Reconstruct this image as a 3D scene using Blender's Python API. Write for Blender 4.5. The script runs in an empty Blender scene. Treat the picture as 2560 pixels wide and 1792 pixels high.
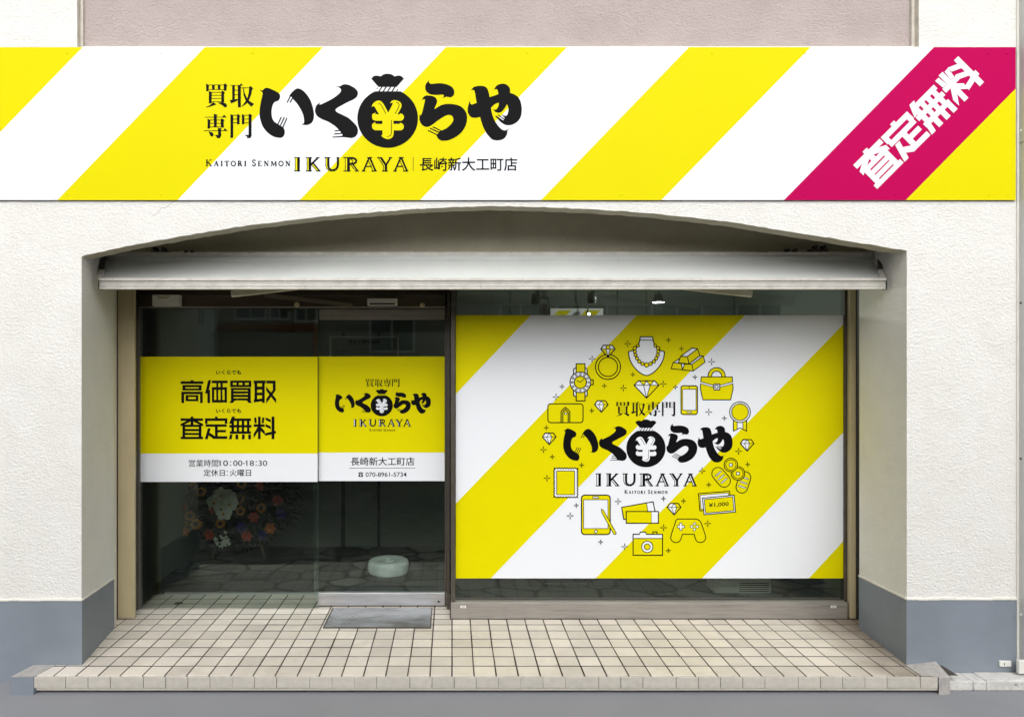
import bpy, math, random
from mathutils import Vector
from mathutils.geometry import tessellate_polygon
R = random.Random(7)
SC = bpy.context.scene
COL = SC.collection

# ------------------------------------------------------------------ camera, sky, sun, exposure
EYE = 1.995          # eye height above the pavement
DIST = 4.5           # camera to facade
FPX = 1800.0         # focal length in photo pixels (2560 wide)
CX, CY = 1130.0, 905.0
cam = bpy.data.cameras.new('camera')
cam.sensor_fit = 'HORIZONTAL'; cam.sensor_width = 36.0
cam.lens = FPX / 2560 * 36
cam.shift_x = (1280 - CX) / 2560
cam.shift_y = (CY - 896) / 2560
cam.clip_start = 0.05; cam.clip_end = 300
cam_o = bpy.data.objects.new('camera', cam); COL.objects.link(cam_o)
cam_o.location = (0, -DIST, EYE); cam_o.rotation_euler = (math.radians(90), 0, 0)
SC.camera = cam_o

SUN_EL, SUN_AZ = 40.0, 0.0      # degrees; azimuth measured from straight behind the camera
world = bpy.data.worlds.new('World'); SC.world = world; world.use_nodes = True
wn = world.node_tree.nodes; wl = world.node_tree.links
bg = wn['Background']
sky = wn.new('ShaderNodeTexSky'); sky.sky_type = 'NISHITA'; sky.sun_disc = False
sky.sun_elevation = math.radians(SUN_EL); sky.sun_rotation = math.radians(180 + SUN_AZ)
sky.air_density = 1.0; sky.dust_density = 4.0; sky.ozone_density = 1.0
hs = wn.new('ShaderNodeHueSaturation'); hs.inputs['Saturation'].default_value = 0.12   # overcast: grey cloud cover
wl.new(sky.outputs[0], hs.inputs['Color']); wl.new(hs.outputs[0], bg.inputs['Color'])
bg.inputs['Strength'].default_value = 0.15
sun = bpy.data.lights.new('sun', 'SUN'); sun.energy = 0.5; sun.angle = math.radians(75); sun.color = (1.0, 0.975, 0.94)
sun_o = bpy.data.objects.new('sun', sun); COL.objects.link(sun_o)
sun_o.rotation_euler = (math.radians(90 - SUN_EL), 0, math.radians(-SUN_AZ))
sun_o.location = (0, -20, 20)
SC.view_settings.view_transform = 'Standard'; SC.view_settings.look = 'None'
SC.view_settings.exposure = 0.54; SC.view_settings.gamma = 1.0
try:
    SC.cycles.max_bounces = 10; SC.cycles.transparent_max_bounces = 16; SC.cycles.sample_clamp_indirect = 4.0
    SC.cycles.use_denoising = True
except Exception: pass

# ------------------------------------------------------------------ helpers
def S(Y): return FPX / (DIST + Y)                       # photo pixels per metre at depth Y
def PX(px, Y): return (px - CX) / S(Y)
def PZ(py, Y): return EYE + (CY - py) / S(Y)

def mat(name, col, rough=0.6, metal=0.0, spec=0.5, var=0.0, vscale=8.0, bump=0.0, bscale=60.0, bdist=0.004,
        stretch=(1, 1, 1), col2=None, emit=None, island=0.0, dirt=None, coat=0.0):
    m = bpy.data.materials.new(name); m.use_nodes = True
    nt = m.node_tree; n = nt.nodes; l = nt.links
    b = n['Principled BSDF']
    b.inputs['Base Color'].default_value = (*col, 1); b.inputs['Roughness'].default_value = rough
    b.inputs['Metallic'].default_value = metal; b.inputs['Specular IOR Level'].default_value = spec
    if coat: b.inputs['Coat Weight'].default_value = coat
    tc = n.new('ShaderNodeTexCoord')
    mp = n.new('ShaderNodeMapping'); mp.inputs['Scale'].default_value = stretch
    l.new(tc.outputs['Object'], mp.inputs['Vector'])
    cur = None
    if var or col2:
        nz = n.new('ShaderNodeTexNoise'); nz.inputs['Scale'].default_value = vscale; nz.inputs['Detail'].default_value = 6
        nz.inputs['Roughness'].default_value = 0.62
        l.new(mp.outputs[0], nz.inputs['Vector'])
        rp = n.new('ShaderNodeValToRGB')
        c2 = col2 if col2 else tuple(max(0, c * (1 - var)) for c in col)
        rp.color_ramp.elements[0].position = 0.36; rp.color_ramp.elements[1].position = 0.62
        rp.color_ramp.elements[0].color = (*c2, 1); rp.color_ramp.elements[1].color = (*col, 1)
        l.new(nz.outputs['Fac'], rp.inputs['Fac']); cur = rp.outputs['Color']
    if island:
        ge = n.new('ShaderNodeNewGeometry')
        mr = n.new('ShaderNodeMapRange'); mr.inputs['To Min'].default_value = 1 - island; mr.inputs['To Max'].default_value = 1 + island * 0.5
        l.new(ge.outputs['Random Per Island'], mr.inputs['Value'])
        hv = n.new('ShaderNodeHueSaturation'); l.new(mr.outputs[0], hv.inputs['Value'])
        if cur is not None: l.new(cur, hv.inputs['Color'])
        else: hv.inputs['Color'].default_value = (*col, 1)
        cur = hv.outputs['Color']
    if dirt:
        dcol, dsc, lo, hi = dirt
        nz = n.new('ShaderNodeTexNoise'); nz.inputs['Scale'].default_value = dsc; nz.inputs['Detail'].default_value = 8
        nz.inputs['Roughness'].default_value = 0.7
        l.new(mp.outputs[0], nz.inputs['Vector'])
        mr = n.new('ShaderNodeMapRange'); mr.inputs['From Min'].default_value = lo; mr.inputs['From Max'].default_value = hi
        l.new(nz.outputs['Fac'], mr.inputs['Value'])
        mx = n.new('ShaderNodeMix'); mx.data_type = 'RGBA'
        l.new(mr.outputs[0], mx.inputs['Factor'])
        if cur is not None: l.new(cur, mx.inputs['A'])
        else: mx.inputs['A'].default_value = (*col, 1)
        mx.inputs['B'].default_value = (*dcol, 1)
        cur = mx.outputs['Result']
    if cur is not None: l.new(cur, b.inputs['Base Color'])
    if bump:
        nz = n.new('ShaderNodeTexNoise'); nz.inputs['Scale'].default_value = bscale; nz.inputs['Detail'].default_value = 4
        nz.inputs['Distortion'].default_value = 0.6
        l.new(mp.outputs[0], nz.inputs['Vector'])
        bp = n.new('ShaderNodeBump'); bp.inputs['Strength'].default_value = bump; bp.inputs['Distance'].default_value = bdist
        l.new(nz.outputs['Fac'], bp.inputs['Height']); l.new(bp.outputs[0], b.inputs['Normal'])
    if emit:
        b.inputs['Emission Color'].default_value = (*emit[0], 1); b.inputs['Emission Strength'].default_value = emit[1]
    return m

def glass_mat(name, tint, boost=1.0):
    m = bpy.data.materials.new(name); m.use_nodes = True
    nt = m.node_tree; n = nt.nodes; l = nt.links
    for x in list(n):
        if x.type != 'OUTPUT_MATERIAL': n.remove(x)
    out = [x for x in n if x.type == 'OUTPUT_MATERIAL'][0]
    fr = n.new('ShaderNodeFresnel'); fr.inputs['IOR'].default_value = 1.5
    mu = n.new('ShaderNodeMath'); mu.operation = 'MULTIPLY'; mu.inputs[1].default_value = boost; mu.use_clamp = True
    l.new(fr.outputs[0], mu.inputs[0])
    tr = n.new('ShaderNodeBsdfTransparent'); tr.inputs['Color'].default_value = (*tint, 1)
    gl = n.new('ShaderNodeBsdfGlossy'); gl.inputs['Roughness'].default_value = 0.0
    gl.inputs['Color'].default_value = (0.90, 1.0, 0.95, 1)
    mx = n.new('ShaderNodeMixShader')
    l.new(mu.outputs[0], mx.inputs[0]); l.new(tr.outputs[0], mx.inputs[1]); l.new(gl.outputs[0], mx.inputs[2])
    l.new(mx.outputs[0], out.inputs['Surface'])
    return m

def stucco_mat(name, col, col2, bump=0.55, worn=None):
    m = mat(name, col, rough=0.85, spec=0.2, col2=col2, vscale=3.5, bump=0, dirt=worn)
    nt = m.node_tree; n = nt.nodes; l = nt.links; b = n['Principled BSDF']
    tc = n.new('ShaderNodeTexCoord')
    mp = n.new('ShaderNodeMapping'); mp.inputs['Scale'].default_value = (1.0, 1.0, 1.55); l.new(tc.outputs['Object'], mp.inputs['Vector'])
    a = n.new('ShaderNodeTexNoise'); a.inputs['Scale'].default_value = 44; a.inputs['Detail'].default_value = 5
    a.inputs['Roughness'].default_value = 0.62; a.inputs['Distortion'].default_value = 1.4
    l.new(mp.outputs[0], a.inputs['Vector'])
    v = n.new('ShaderNodeTexVoronoi'); v.inputs['Scale'].default_value = 55; v.feature = 'SMOOTH_F1'
    l.new(mp.outputs[0], v.inputs['Vector'])
    ad = n.new('ShaderNodeMath'); ad.operation = 'MULTIPLY_ADD'; ad.inputs[1].default_value = 0.35
    l.new(v.outputs['Distance'], ad.inputs[0]); l.new(a.outputs['Fac'], ad.inputs[2])
    bp = n.new('ShaderNodeBump'); bp.inputs['Strength'].default_value = bump; bp.inputs['Distance'].default_value = 0.016
    l.new(ad.outputs[0], bp.inputs['Height']); l.new(bp.outputs[0], b.inputs['Normal'])
    return m

M = {}
M['stucco'] = stucco_mat('white_stucco', (0.795, 0.787, 0.755), (0.76, 0.75, 0.712), 0.58, worn=((0.68, 0.66, 0.61), 1.7, 0.60, 0.85))
M['stucco_pink'] = stucco_mat('pink_stucco', (0.47, 0.40, 0.385), (0.43, 0.365, 0.35), 0.6)
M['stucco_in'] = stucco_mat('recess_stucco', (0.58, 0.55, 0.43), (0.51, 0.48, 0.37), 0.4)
M['grey_paint'] = mat('blue_grey_paint', (0.225, 0.255, 0.295), rough=0.5, var=0.12, vscale=2.6, bump=0.12, bscale=90, dirt=((0.30, 0.32, 0.34), 16, 0.70, 0.80))
M['caulk'] = mat('caulk', (0.62, 0.58, 0.50), rough=0.7, var=0.2, vscale=14)
M['caulk_white'] = mat('white_caulk', (0.78, 0.76, 0.70), rough=0.7, var=0.1, vscale=10)
M['white_vinyl'] = mat('white_vinyl', (0.755, 0.78, 0.82), rough=0.45, spec=0.15)
M['yellow_vinyl'] = mat('yellow_vinyl', (0.70, 0.625, 0.0), rough=0.5, spec=0.06, var=0.02, vscale=3)
M['magenta_vinyl'] = mat('magenta_vinyl', (0.455, 0.0, 0.082), rough=0.5, spec=0.05)
M['black_vinyl'] = mat('black_vinyl', (0.005, 0.005, 0.006), rough=0.5, spec=0.05)
M['sign_edge'] = mat('sign_edge', (0.10, 0.10, 0.10), rough=0.5)
M['alu'] = mat('brushed_aluminium', (0.42, 0.40, 0.38), rough=0.38, metal=0.75, var=0.18, vscale=14, stretch=(0.4, 1, 6), bump=0.05, bscale=90)
M['steel'] = mat('scuffed_steel', (0.52, 0.52, 0.53), rough=0.36, metal=0.7, var=0.2, vscale=9, stretch=(0.5, 1, 5))
M['alu_sill'] = mat('sill_aluminium', (0.36, 0.335, 0.305), rough=0.45, metal=0.45, var=0.2, vscale=11, stretch=(0.35, 1, 6), dirt=((0.16, 0.14, 0.12), 7, 0.58, 0.75))
M['bronze'] = mat('bronze_aluminium', (0.10, 0.085, 0.070), rough=0.45, metal=0.4, var=0.2, vscale=10)
M['bronze_l'] = mat('bronze_rail', (0.17, 0.14, 0.10), rough=0.5)
M['brown'] = mat('brown_trim', (0.095, 0.070, 0.048), rough=0.55, var=0.25, vscale=7, stretch=(0.4, 1, 3))
M['beige'] = mat('beige_metal', (0.50, 0.425, 0.265), rough=0.5, var=0.12, vscale=6, stretch=(1, 1, 0.35))
M['black'] = mat('black_plastic', (0.02, 0.02, 0.02), rough=0.5)
M['cream'] = mat('cream_plastic', (0.62, 0.52, 0.30), rough=0.5)
M['white_plastic'] = mat('white_plastic', (0.72, 0.71, 0.66), rough=0.45)
M['cloth'] = mat('awning_cloth', (0.66, 0.68, 0.66), rough=0.85, spec=0.15, var=0.06, vscale=3, bump=0.06, bscale=26,
                 dirt=((0.42, 0.42, 0.39), 14, 0.64, 0.82))
M['awning_metal'] = mat('awning_metal', (0.62, 0.60, 0.55), rough=0.45, metal=0.1, var=0.2, vscale=13, dirt=((0.25, 0.22, 0.18), 30, 0.60, 0.72))
M['arm_metal'] = mat('awning_arm_metal', (0.66, 0.62, 0.52), rough=0.45, var=0.1)
M['tile'] = mat('beige_tile', (0.70, 0.645, 0.575), rough=0.42, spec=0.4, island=0.16, var=0.10, vscale=5, bump=0.06, bscale=45,
                dirt=((0.47, 0.42, 0.345), 2.3, 0.52, 0.82))
def stain(m, x0, x1, col):
    nt = m.node_tree; n = nt.nodes; l = nt.links; bs = n['Principled BSDF']
    src = bs.inputs['Base Color'].links[0].from_socket
    tc = n.new('ShaderNodeTexCoord'); sp = n.new('ShaderNodeSeparateXYZ'); l.new(tc.outputs['Object'], sp.inputs[0])
    nz = n.new('ShaderNodeTexNoise'); nz.inputs['Scale'].default_value = 5; nz.inputs['Detail'].default_value = 6; l.new(tc.outputs['Object'], nz.inputs['Vector'])
    a = n.new('ShaderNodeMath'); a.operation = 'MULTIPLY_ADD'; a.inputs[1].default_value = 0.55; l.new(nz.outputs['Fac'], a.inputs[0]); l.new(sp.outputs['X'], a.inputs[2])
    mr = n.new('ShaderNodeMapRange'); mr.inputs['From Min'].default_value = x0; mr.inputs['From Max'].default_value = x1; mr.inputs['To Max'].default_value = 0.8; l.new(a.outputs[0], mr.inputs['Value'])
    mx = n.new('ShaderNodeMix'); mx.data_type = 'RGBA'; l.new(mr.outputs[0], mx.inputs['Factor']); l.new(src, mx.inputs['A']); mx.inputs['B'].default_value = (*col, 1)
    l.new(mx.outputs['Result'], bs.inputs['Base Color'])
stain(M['tile'], 2.78, 3.12, (0.17, 0.125, 0.085))
M['grout'] = mat('grout', (0.016, 0.012, 0.010), rough=0.9, col2=(0.085, 0.068, 0.055), vscale=2.2)
M['nosing'] = mat('nosing_stone', (0.53, 0.50, 0.44), rough=0.7, island=0.05, var=0.12, vscale=24, bump=0.2, bscale=180, bdist=0.002,
                  dirt=((0.25, 0.22, 0.18), 12, 0.60, 0.80))
M['cement'] = mat('cement', (0.42, 0.40, 0.38), rough=0.85, var=0.22, vscale=26, bump=0.4, bscale=70, bdist=0.006)
M['kerb'] = mat('white_kerb', (0.62, 0.61, 0.58), rough=0.85, var=0.2, vscale=15, bump=0.5, bscale=35, bdist=0.012, dirt=((0.2, 0.19, 0.18), 14, 0.60, 0.70))
M['ground'] = mat('smooth_grey_ground', (0.245, 0.250, 0.268), rough=0.85, spec=0.25, var=0.06, vscale=1.6, bump=0.12, bscale=240, bdist=0.002)
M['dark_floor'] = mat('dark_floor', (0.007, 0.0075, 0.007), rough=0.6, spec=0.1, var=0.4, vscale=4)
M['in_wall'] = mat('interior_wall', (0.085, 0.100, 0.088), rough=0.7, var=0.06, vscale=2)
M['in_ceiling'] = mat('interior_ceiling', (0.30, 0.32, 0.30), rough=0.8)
M['dark'] = mat('dark_gap', (0.012, 0.012, 0.012), rough=0.8)
M['glass_door'] = glass_mat('door_glass', (0.905, 0.94, 0.915), 0.85)
M['glass_win'] = glass_mat('window_glass', (0.88, 0.925, 0.90), 0.85)
M['glass_edge'] = mat('glass_edge', (0.18, 0.32, 0.29), rough=0.2)
M['mat_plate'] = mat('scraped_plate', (0.38, 0.39, 0.42), rough=0.42, metal=0.3, col2=(0.14, 0.137, 0.135), vscale=3.2, stretch=(1, 2.2, 1), bump=0.1, bscale=40)
def scrape(m):      # curved scrape marks left by mopping and matting
    nt = m.node_tree; n = nt.nodes; l = nt.links; bs = n['Principled BSDF']; src = bs.inputs['Base Color'].links[0].from_socket
    tc = n.new('ShaderNodeTexCoord'); mp = n.new('ShaderNodeMapping'); mp.inputs['Location'].default_value = (0.42, -1.25, 0); l.new(tc.outputs['Object'], mp.inputs['Vector'])
    w = n.new('ShaderNodeTexWave'); w.wave_type = 'RINGS'; w.rings_direction = 'Z'; w.inputs['Scale'].default_value = 9; w.inputs['Distortion'].default_value = 7; w.inputs['Detail'].default_value = 3; l.new(mp.outputs[0], w.inputs['Vector'])
    mr = n.new('ShaderNodeMapRange'); mr.inputs['From Min'].default_value = 0.2; mr.inputs['From Max'].default_value = 0.9; mr.inputs['To Min'].default_value = 0.80; l.new(w.outputs['Fac'], mr.inputs['Value'])
    mx = n.new('ShaderNodeMix'); mx.data_type = 'RGBA'; mx.blend_type = 'MULTIPLY'; mx.inputs['Factor'].default_value = 1; l.new(src, mx.inputs['A']); l.new(mr.outputs[0], mx.inputs['B']); l.new(mx.outputs['Result'], bs.inputs['Base Color'])
scrape(M['mat_plate'])

class MB:
    """collects faces for ONE mesh object"""
    def __init__(s): s.v = []; s.f = []; s.m = []; s.mats = []; s.sm = []
    def mi(s, m):
        if m not in s.mats: s.mats.append(m)
        return s.mats.index(m)
    def face(s, pts, m, smooth=False):
        b = len(s.v); s.v += [tuple(p) for p in pts]; s.f.append(tuple(range(b, b + len(pts)))); s.m.append(s.mi(m)); s.sm.append(smooth)
    def raw(s, verts, faces, m, smooth=False):
        b = len(s.v); s.v += [tuple(p) for p in verts]; k = s.mi(m)
        for f in faces: s.f.append(tuple(i + b for i in f)); s.m.append(k); s.sm.append(smooth)
    def box(s, x0, x1, y0, y1, z0, z1, m):
        V = [(x0, y0, z0), (x1, y0, z0), (x1, y1, z0), (x0, y1, z0), (x0, y0, z1), (x1, y0, z1), (x1, y1, z1), (x0, y1, z1)]
        s.raw(V, [(0, 3, 2, 1), (4, 5, 6, 7), (0, 1, 5, 4), (1, 2, 6, 5), (2, 3, 7, 6), (3, 0, 4, 7)], m)
    def bar(s, a, b, w, h, m):           # rectangular bar between two points
        a = Vector(a); b = Vector(b); d = (b - a).normalized()
        up = Vector((0, 0, 1)) if abs(d.z) < 0.9 else Vector((0, 1, 0))
        sd = d.cross(up).normalized(); up = sd.cross(d).normalized()
        V = []
        for p in (a, b):
            for i, j in ((-1, -1), (1, -1), (1, 1), (-1, 1)): V.append(p + sd * (i * w / 2) + up * (j * h / 2))
        s.raw(V, [(3, 2, 1, 0), (4, 5, 6, 7), (0, 1, 5, 4), (1, 2, 6, 5), (2, 3, 7, 6), (3, 0, 4, 7)], m)
    def tube(s, pts, r, m, n=10, caps=True):
        pts = [Vector(p) for p in pts]; V = []; F = []
        rr = r if isinstance(r, (list, tuple)) else [r] * len(pts)
        for i, p in enumerate(pts):
            d = (pts[min(i + 1, len(pts) - 1)] - pts[max(i - 1, 0)]).normalized()
            up = Vector((0, 0, 1)) if abs(d.z) < 0.9 else Vector((0, 1, 0))
            a = d.cross(up).normalized(); b = a.cross(d)
            for k in range(n):
                t = 2 * math.pi * k / n; V.append(p + a * (rr[i] * math.cos(t)) + b * (rr[i] * math.sin(t)))
        for i in range(len(pts) - 1):
            for k in range(n): F.append((i * n + k, i * n + (k + 1) % n, (i + 1) * n + (k + 1) % n, (i + 1) * n + k))
        if caps: F.append(tuple(reversed(range(n)))); F.append(tuple(range((len(pts) - 1) * n, len(pts) * n)))
        s.raw(V, F, m, smooth=True)
    def lathe(s, c, prof, m, n=40, axis='z'):   # prof: (r, h) pairs
        V = []; F = []
        for r, h in prof:
            for k in range(n):
                t = 2 * math.pi * k / n
                if axis == 'z': V.append((c[0] + r * math.cos(t), c[1] + r * math.sin(t), c[2] + h))
                else: V.append((c[0] + r * math.cos(t), c[1] - h, c[2] + r * math.sin(t)))
        for i in range(len(prof) - 1):
            for k in range(n): F.append((i * n + k, i * n + (k + 1) % n, (i + 1) * n + (k + 1) % n, (i + 1) * n + k))
        s.raw(V, F, m, smooth=True)
    def build(s, name, parent=None, bevel=0.0, loc=None):
        me = bpy.data.meshes.new(name); me.from_pydata(s.v, [], s.f)
        for m in s.mats: me.materials.append(m)
        me.polygons.foreach_set('material_index', s.m); me.polygons.foreach_set('use_smooth', s.sm)
        me.update()
        o = bpy.data.objects.new(name, me); COL.objects.link(o)
        if parent is not None: o.parent = parent; o.matrix_parent_inverse = parent.matrix_world.inverted() if False else o.matrix_parent_inverse
        if bevel:
            b = o.modifiers.new('bevel', 'BEVEL'); b.width = bevel; b.segments = 2; b.limit_method = 'ANGLE'; b.angle_limit = math.radians(40)
        return o

def thing(name, label, cat, group=None):
    o = bpy.data.objects.new(name, None); COL.objects.link(o); o.empty_display_size = 0.1
    o['label'] = label; o['category'] = cat
    if group: o['group'] = group
    return o
def tag(o, label, cat, group=None):
    o['label'] = label; o['category'] = cat
    if group: o['group'] = group
    return o
def struct(o): o['kind'] = 'structure'; return o

# ---- flat printed graphics: outlines given in photo pixels, laid on a vertical plane at depth Y
def smooth_path(pts, n=7):
    """closed outline; points are (x,y) smooth or (x,y,1) corner"""
    N = len(pts); out = []
    P = [Vector((p[0], p[1])) for p in pts]; C = [len(p) > 2 for p in pts]
    def tan(i, side):
        if C[i]:
            return (P[(i + 1) % N] - P[i]) if side > 0 else (P[i] - P[i - 1])
        return (P[(i + 1) % N] - P[i - 1]) * 0.5
    for i in range(N):
        j = (i + 1) % N
        L = (P[j] - P[i]).length
        t0 = tan(i, 1); t1 = tan(j, -1)
        if t0.length > L * 1.2: t0 = t0.normalized() * L * 1.2
        if t1.length > L * 1.2: t1 = t1.normalized() * L * 1.2
        for k in range(n):
            t = k / n; t2 = t * t; t3 = t2 * t
            q = P[i] * (2 * t3 - 3 * t2 + 1) + t0 * (t3 - 2 * t2 + t) + P[j] * (-2 * t3 + 3 * t2) + t1 * (t3 - t2)
            out.append((q.x, q.y))
    return out
def circ(cx, cy, r, n=40, ry=None, a0=0, a1=360):
    ry = ry or r
    full = abs(a1 - a0) >= 360
    k = n if full else n + 1
    return [(cx + r * math.cos(math.radians(a0 + (a1 - a0) * i / n)), cy + ry * math.sin(math.radians(a0 + (a1 - a0) * i / n))) for i in range(k)]
def rect(x0, y0, x1, y1): return [(x0, y0), (x1, y0), (x1, y1), (x0, y1)]
def rrect(x0, y0, x1, y1, r, n=6):
    out = []
    for cx, cy, a in ((x1 - r, y0 + r, -90), (x1 - r, y1 - r, 0), (x0 + r, y1 - r, 90), (x0 + r, y0 + r, 180)):
        out += circ(cx, cy, r, n, a0=a, a1=a + 90)
    return out
def capsule(ax, ay, bx, by, r, n=10):
    a = math.degrees(math.atan2(by - ay, bx - ax))
    return circ(bx, by, r, n, a0=a - 90, a1=a + 90) + circ(ax, ay, r, n, a0=a + 90, a1=a + 270)
def grow(poly, d):
    """offset a simple polygon outward by d"""
    A = sum(poly[i - 1][0] * poly[i][1] - poly[i][0] * poly[i - 1][1] for i in range(len(poly)))
    sg = 1 if A > 0 else -1
    out = []; N = len(poly)
    for i in range(N):
        p0 = Vector(poly[i - 1]); p1 = Vector(poly[i]); p2 = Vector(poly[(i + 1) % N])
        e1 = (p1 - p0).normalized(); e2 = (p2 - p1).normalized()
        n1 = Vector((e1.y, -e1.x)) * sg; n2 = Vector((e2.y, -e2.x)) * sg
        nn = n1 + n2
        if nn.length < 0.2: nn = n1
        nn = nn.normalized(); k = min(1.9, 1 / max(0.3, nn.dot(n1)))
        q = p1 + nn * (d * k); out.append((q.x, q.y))
    return out

class Decal:
    LW = 1.0
    STEP = 2.2e-5
    def __init__(s, Y, xf=None): s.Y = Y; s.mb = MB(); s.k = 0; s.xf = xf or (lambda x, y: (x, y))
    def _p(s, x, y):
        x, y = s.xf(x, y); return (PX(x, s.Y), s.Y - s.k * s.STEP, PZ(y, s.Y))
    def fill(s, poly, m, holes=()):
        s.k += 1
        loops = [list(poly)] + [list(h) for h in holes]
        flat = [p for L in loops for p in L]
        tris = tessellate_polygon([[Vector((p[0], p[1], 0)) for p in L] for L in loops])
        V = [s._p(*p) for p in flat]; F = []
        for a, b, c in tris:
            n = (Vector(V[b]) - Vector(V[a])).cross(Vector(V[c]) - Vector(V[a]))
            F.append((a, b, c) if n.y < 0 else (a, c, b))
        s.mb.raw(V, F, m)
    def line(s, pts, w, m, closed=False, cap=True):
        w *= Decal.LW
        pts = [Vector((p[0], p[1])) for p in pts]
        if closed: pts = pts + [pts[0]]
        s.k += 1
        for a, b in zip(pts, pts[1:]):
            d = b - a
            if d.length < 1e-6: continue
            d.normalize(); n = Vector((-d.y, d.x)) * (w / 2)
            q = [a - n, b - n, b + n, a + n]
            s.mb.face([s._p(*p) for p in q], m)
        if cap and w > 0:
            for p in (pts if closed or len(pts) > 2 else pts): s.mb.face([s._p(*q) for q in circ(p.x, p.y, w / 2, 8)], m)
    def shape(s, poly, f, w=0, ink=None):
        if f: s.fill(poly, f)
        if w: s.line(poly, w, ink or M['black_vinyl'], closed=True)
    def text(s, body, x0, y0, x1, y1, m, bold=0.0):
        """built-in font, fitted into the rectangle"""
        s.k += 1
        cu = bpy.data.curves.new('lettering', 'FONT'); cu.body = body; cu.offset = bold; cu.resolution_u = 4
        o = bpy.data.objects.new('lettering', cu); COL.objects.link(o)
        dg = bpy.context.evaluated_depsgraph_get()
        me = bpy.data.meshes.new_from_object(o.evaluated_get(dg))
        vs = [v.co.copy() for v in me.vertices]; fs = [tuple(p.vertices) for p in me.polygons]
        bpy.data.objects.remove(o); bpy.data.curves.remove(cu); bpy.data.meshes.remove(me)
        if not vs: return
        ax = min(v.x for v in vs); bx = max(v.x for v in vs); ay = min(v.y for v in vs); by = max(v.y for v in vs)
        V = [s._p(x0 + (v.x - ax) / (bx - ax) * (x1 - x0), y1 - (v.y - ay) / (by - ay) * (y1 - y0)) for v in vs]
        F = []
        for f in fs:
            n = (Vector(V[f[1]]) - Vector(V[f[0]])).cross(Vector(V[f[2]]) - Vector(V[f[0]]))
            F.append(f if n.y < 0 else tuple(reversed(f)))
        s.mb.raw(V, F, m)
    def build(s, name, parent): return s.mb.build(name, parent)

BK, WH, YE, MG = M['black_vinyl'], M['white_vinyl'], M['yellow_vinyl'], M['magenta_vinyl']

# ------------------------------------------------------------------ glyph outlines
C = 1
def A_(p): return [((x[0]) / 8.8308 + 640, (x[1]) / 8.8308 + 200) + tuple(x[2:]) for x in p]
def B_(p): return [((x[0]) / 7.65 + 880, (x[1]) / 7.65 + 170) + tuple(x[2:]) for x in p]
def C_(p): return [((x[0]) / 8.2 + 1040, (x[1]) / 8.2 + 190) + tuple(x[2:]) for x in p]
LOGO = [
 A_([(78,225,C),(145,236,C),(185,195),(235,178),(300,192),(420,245),(500,295),(530,350),(520,420),(485,465),(410,495),(365,570),(343,700),(355,830),(400,920),(458,962,C),(520,1000),(605,1050,C),(630,1110),(635,1170),(615,1235),(560,1278),(490,1278),(380,1250),(250,1160),(140,1010),(85,830),(80,680),(105,500),(150,300,C),(130,265)]),
 A_([(740,350),(800,270),(870,210),(935,193),(1010,220),(1100,300),(1190,430),(1250,590),(1278,740),(1275,850),(1240,935),(1170,985),(1090,1000),(975,980,C),(1035,975),(1058,945),(1060,880),(1040,770),(980,640),(900,520),(820,428,C),(790,385,C),(770,375),(745,385,C)]),
 A_([(1745,152,C),(1850,145),(1910,112),(1970,100),(2060,118),(2160,170),(2230,235),(2250,300),(2225,375),(2150,435),(2050,480),(1900,560),(1780,630),(1755,670),(1790,715),(1900,770),(2030,835),(2130,920),(2220,1020),(2250,1110),(2240,1190),(2190,1255),(2110,1283),(2030,1275),(1920,1265),(1685,1275,C),(1685,1256,C),(1900,1238,C),(1910,1215),(1870,1150,C),(1825,1100,C),(1740,1020),(1600,930),(1450,865),(1350,800),(1308,720),(1305,650),(1330,570),(1380,525),(1420,492,C),(1400,540),(1430,545),(1550,490),(1700,410),(1820,320),(1875,250),(1870,200),(1820,165)]),
 C_([(270,88,C),(268,140),(310,170,C),(400,158),(520,155),(640,180),(740,235),(783,310),(780,380),(740,430),(690,440),(630,430),(528,458,C),(570,425),(560,388),(530,385),(430,392),(300,380),(215,325),(190,250),(205,170)]),
 C_([(118,498,C),(150,440),(210,405),(300,410),(390,440),(430,500),(425,560),(378,670,C),(390,680,C),(500,610),(620,578),(740,580),(880,610),(980,680),(1040,790),(1045,910),(1010,1040),(930,1160),(820,1250),(680,1315),(580,1330),(510,1325),(450,1280),(415,1215,C),(450,1185,C),(485,1135,C),(545,1112),(620,1075),(720,990),(765,910),(755,845),(710,808),(650,803),(570,835),(450,915),(330,1005),(250,1042),(180,1038),(110,990),(70,900),(75,790,C),(95,810),(120,770),(185,500),(165,480)]),
 C_([(1100,510,C),(1115,570),(1150,588),(1243,555,C),(1205,330),(1180,290),(1125,298,C),(1180,235),(1260,210),(1380,212),(1450,250),(1490,340),(1508,438,C),(1692,378,C),(1675,300),(1650,275),(1600,285,C),(1640,215),(1710,175),(1800,163),(1880,200),(1925,265),(1928,350,C),(2030,390),(2110,460),(2155,570),(2168,700),(2150,830),(2090,930),(1990,995),(1900,1013),(1820,1000),(1730,940),(1625,825,C),(1640,815,C),(1790,915,C),(1820,870,C),(1750,790,C),(1830,820),(1870,800),(1893,730),(1890,640),(1865,585,C),(1800,690),(1740,745),(1680,757),(1620,730),(1575,675,C),(1610,695),(1650,685),(1690,620),(1697,550,C),(1620,580),(1535,655,C),(1555,760),(1600,890),(1680,1020),(1760,1100),(1820,1120),(1880,1100),(1950,1045,C),(1880,1120),(1865,1200),(1810,1280),(1720,1320),(1630,1322),(1560,1300),(1470,1210),(1400,1100),(1350,970),(1312,843,C),(1220,862),(1130,845),(1070,770),(1058,680),(1075,600)]),
 B_([(368,208,C),(410,165),(470,150),(550,165,C),(610,125),(690,115),(760,130),(815,165,C),(880,150),(940,160),(995,208,C),(855,366,C),(505,366,C)]),
]
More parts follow.
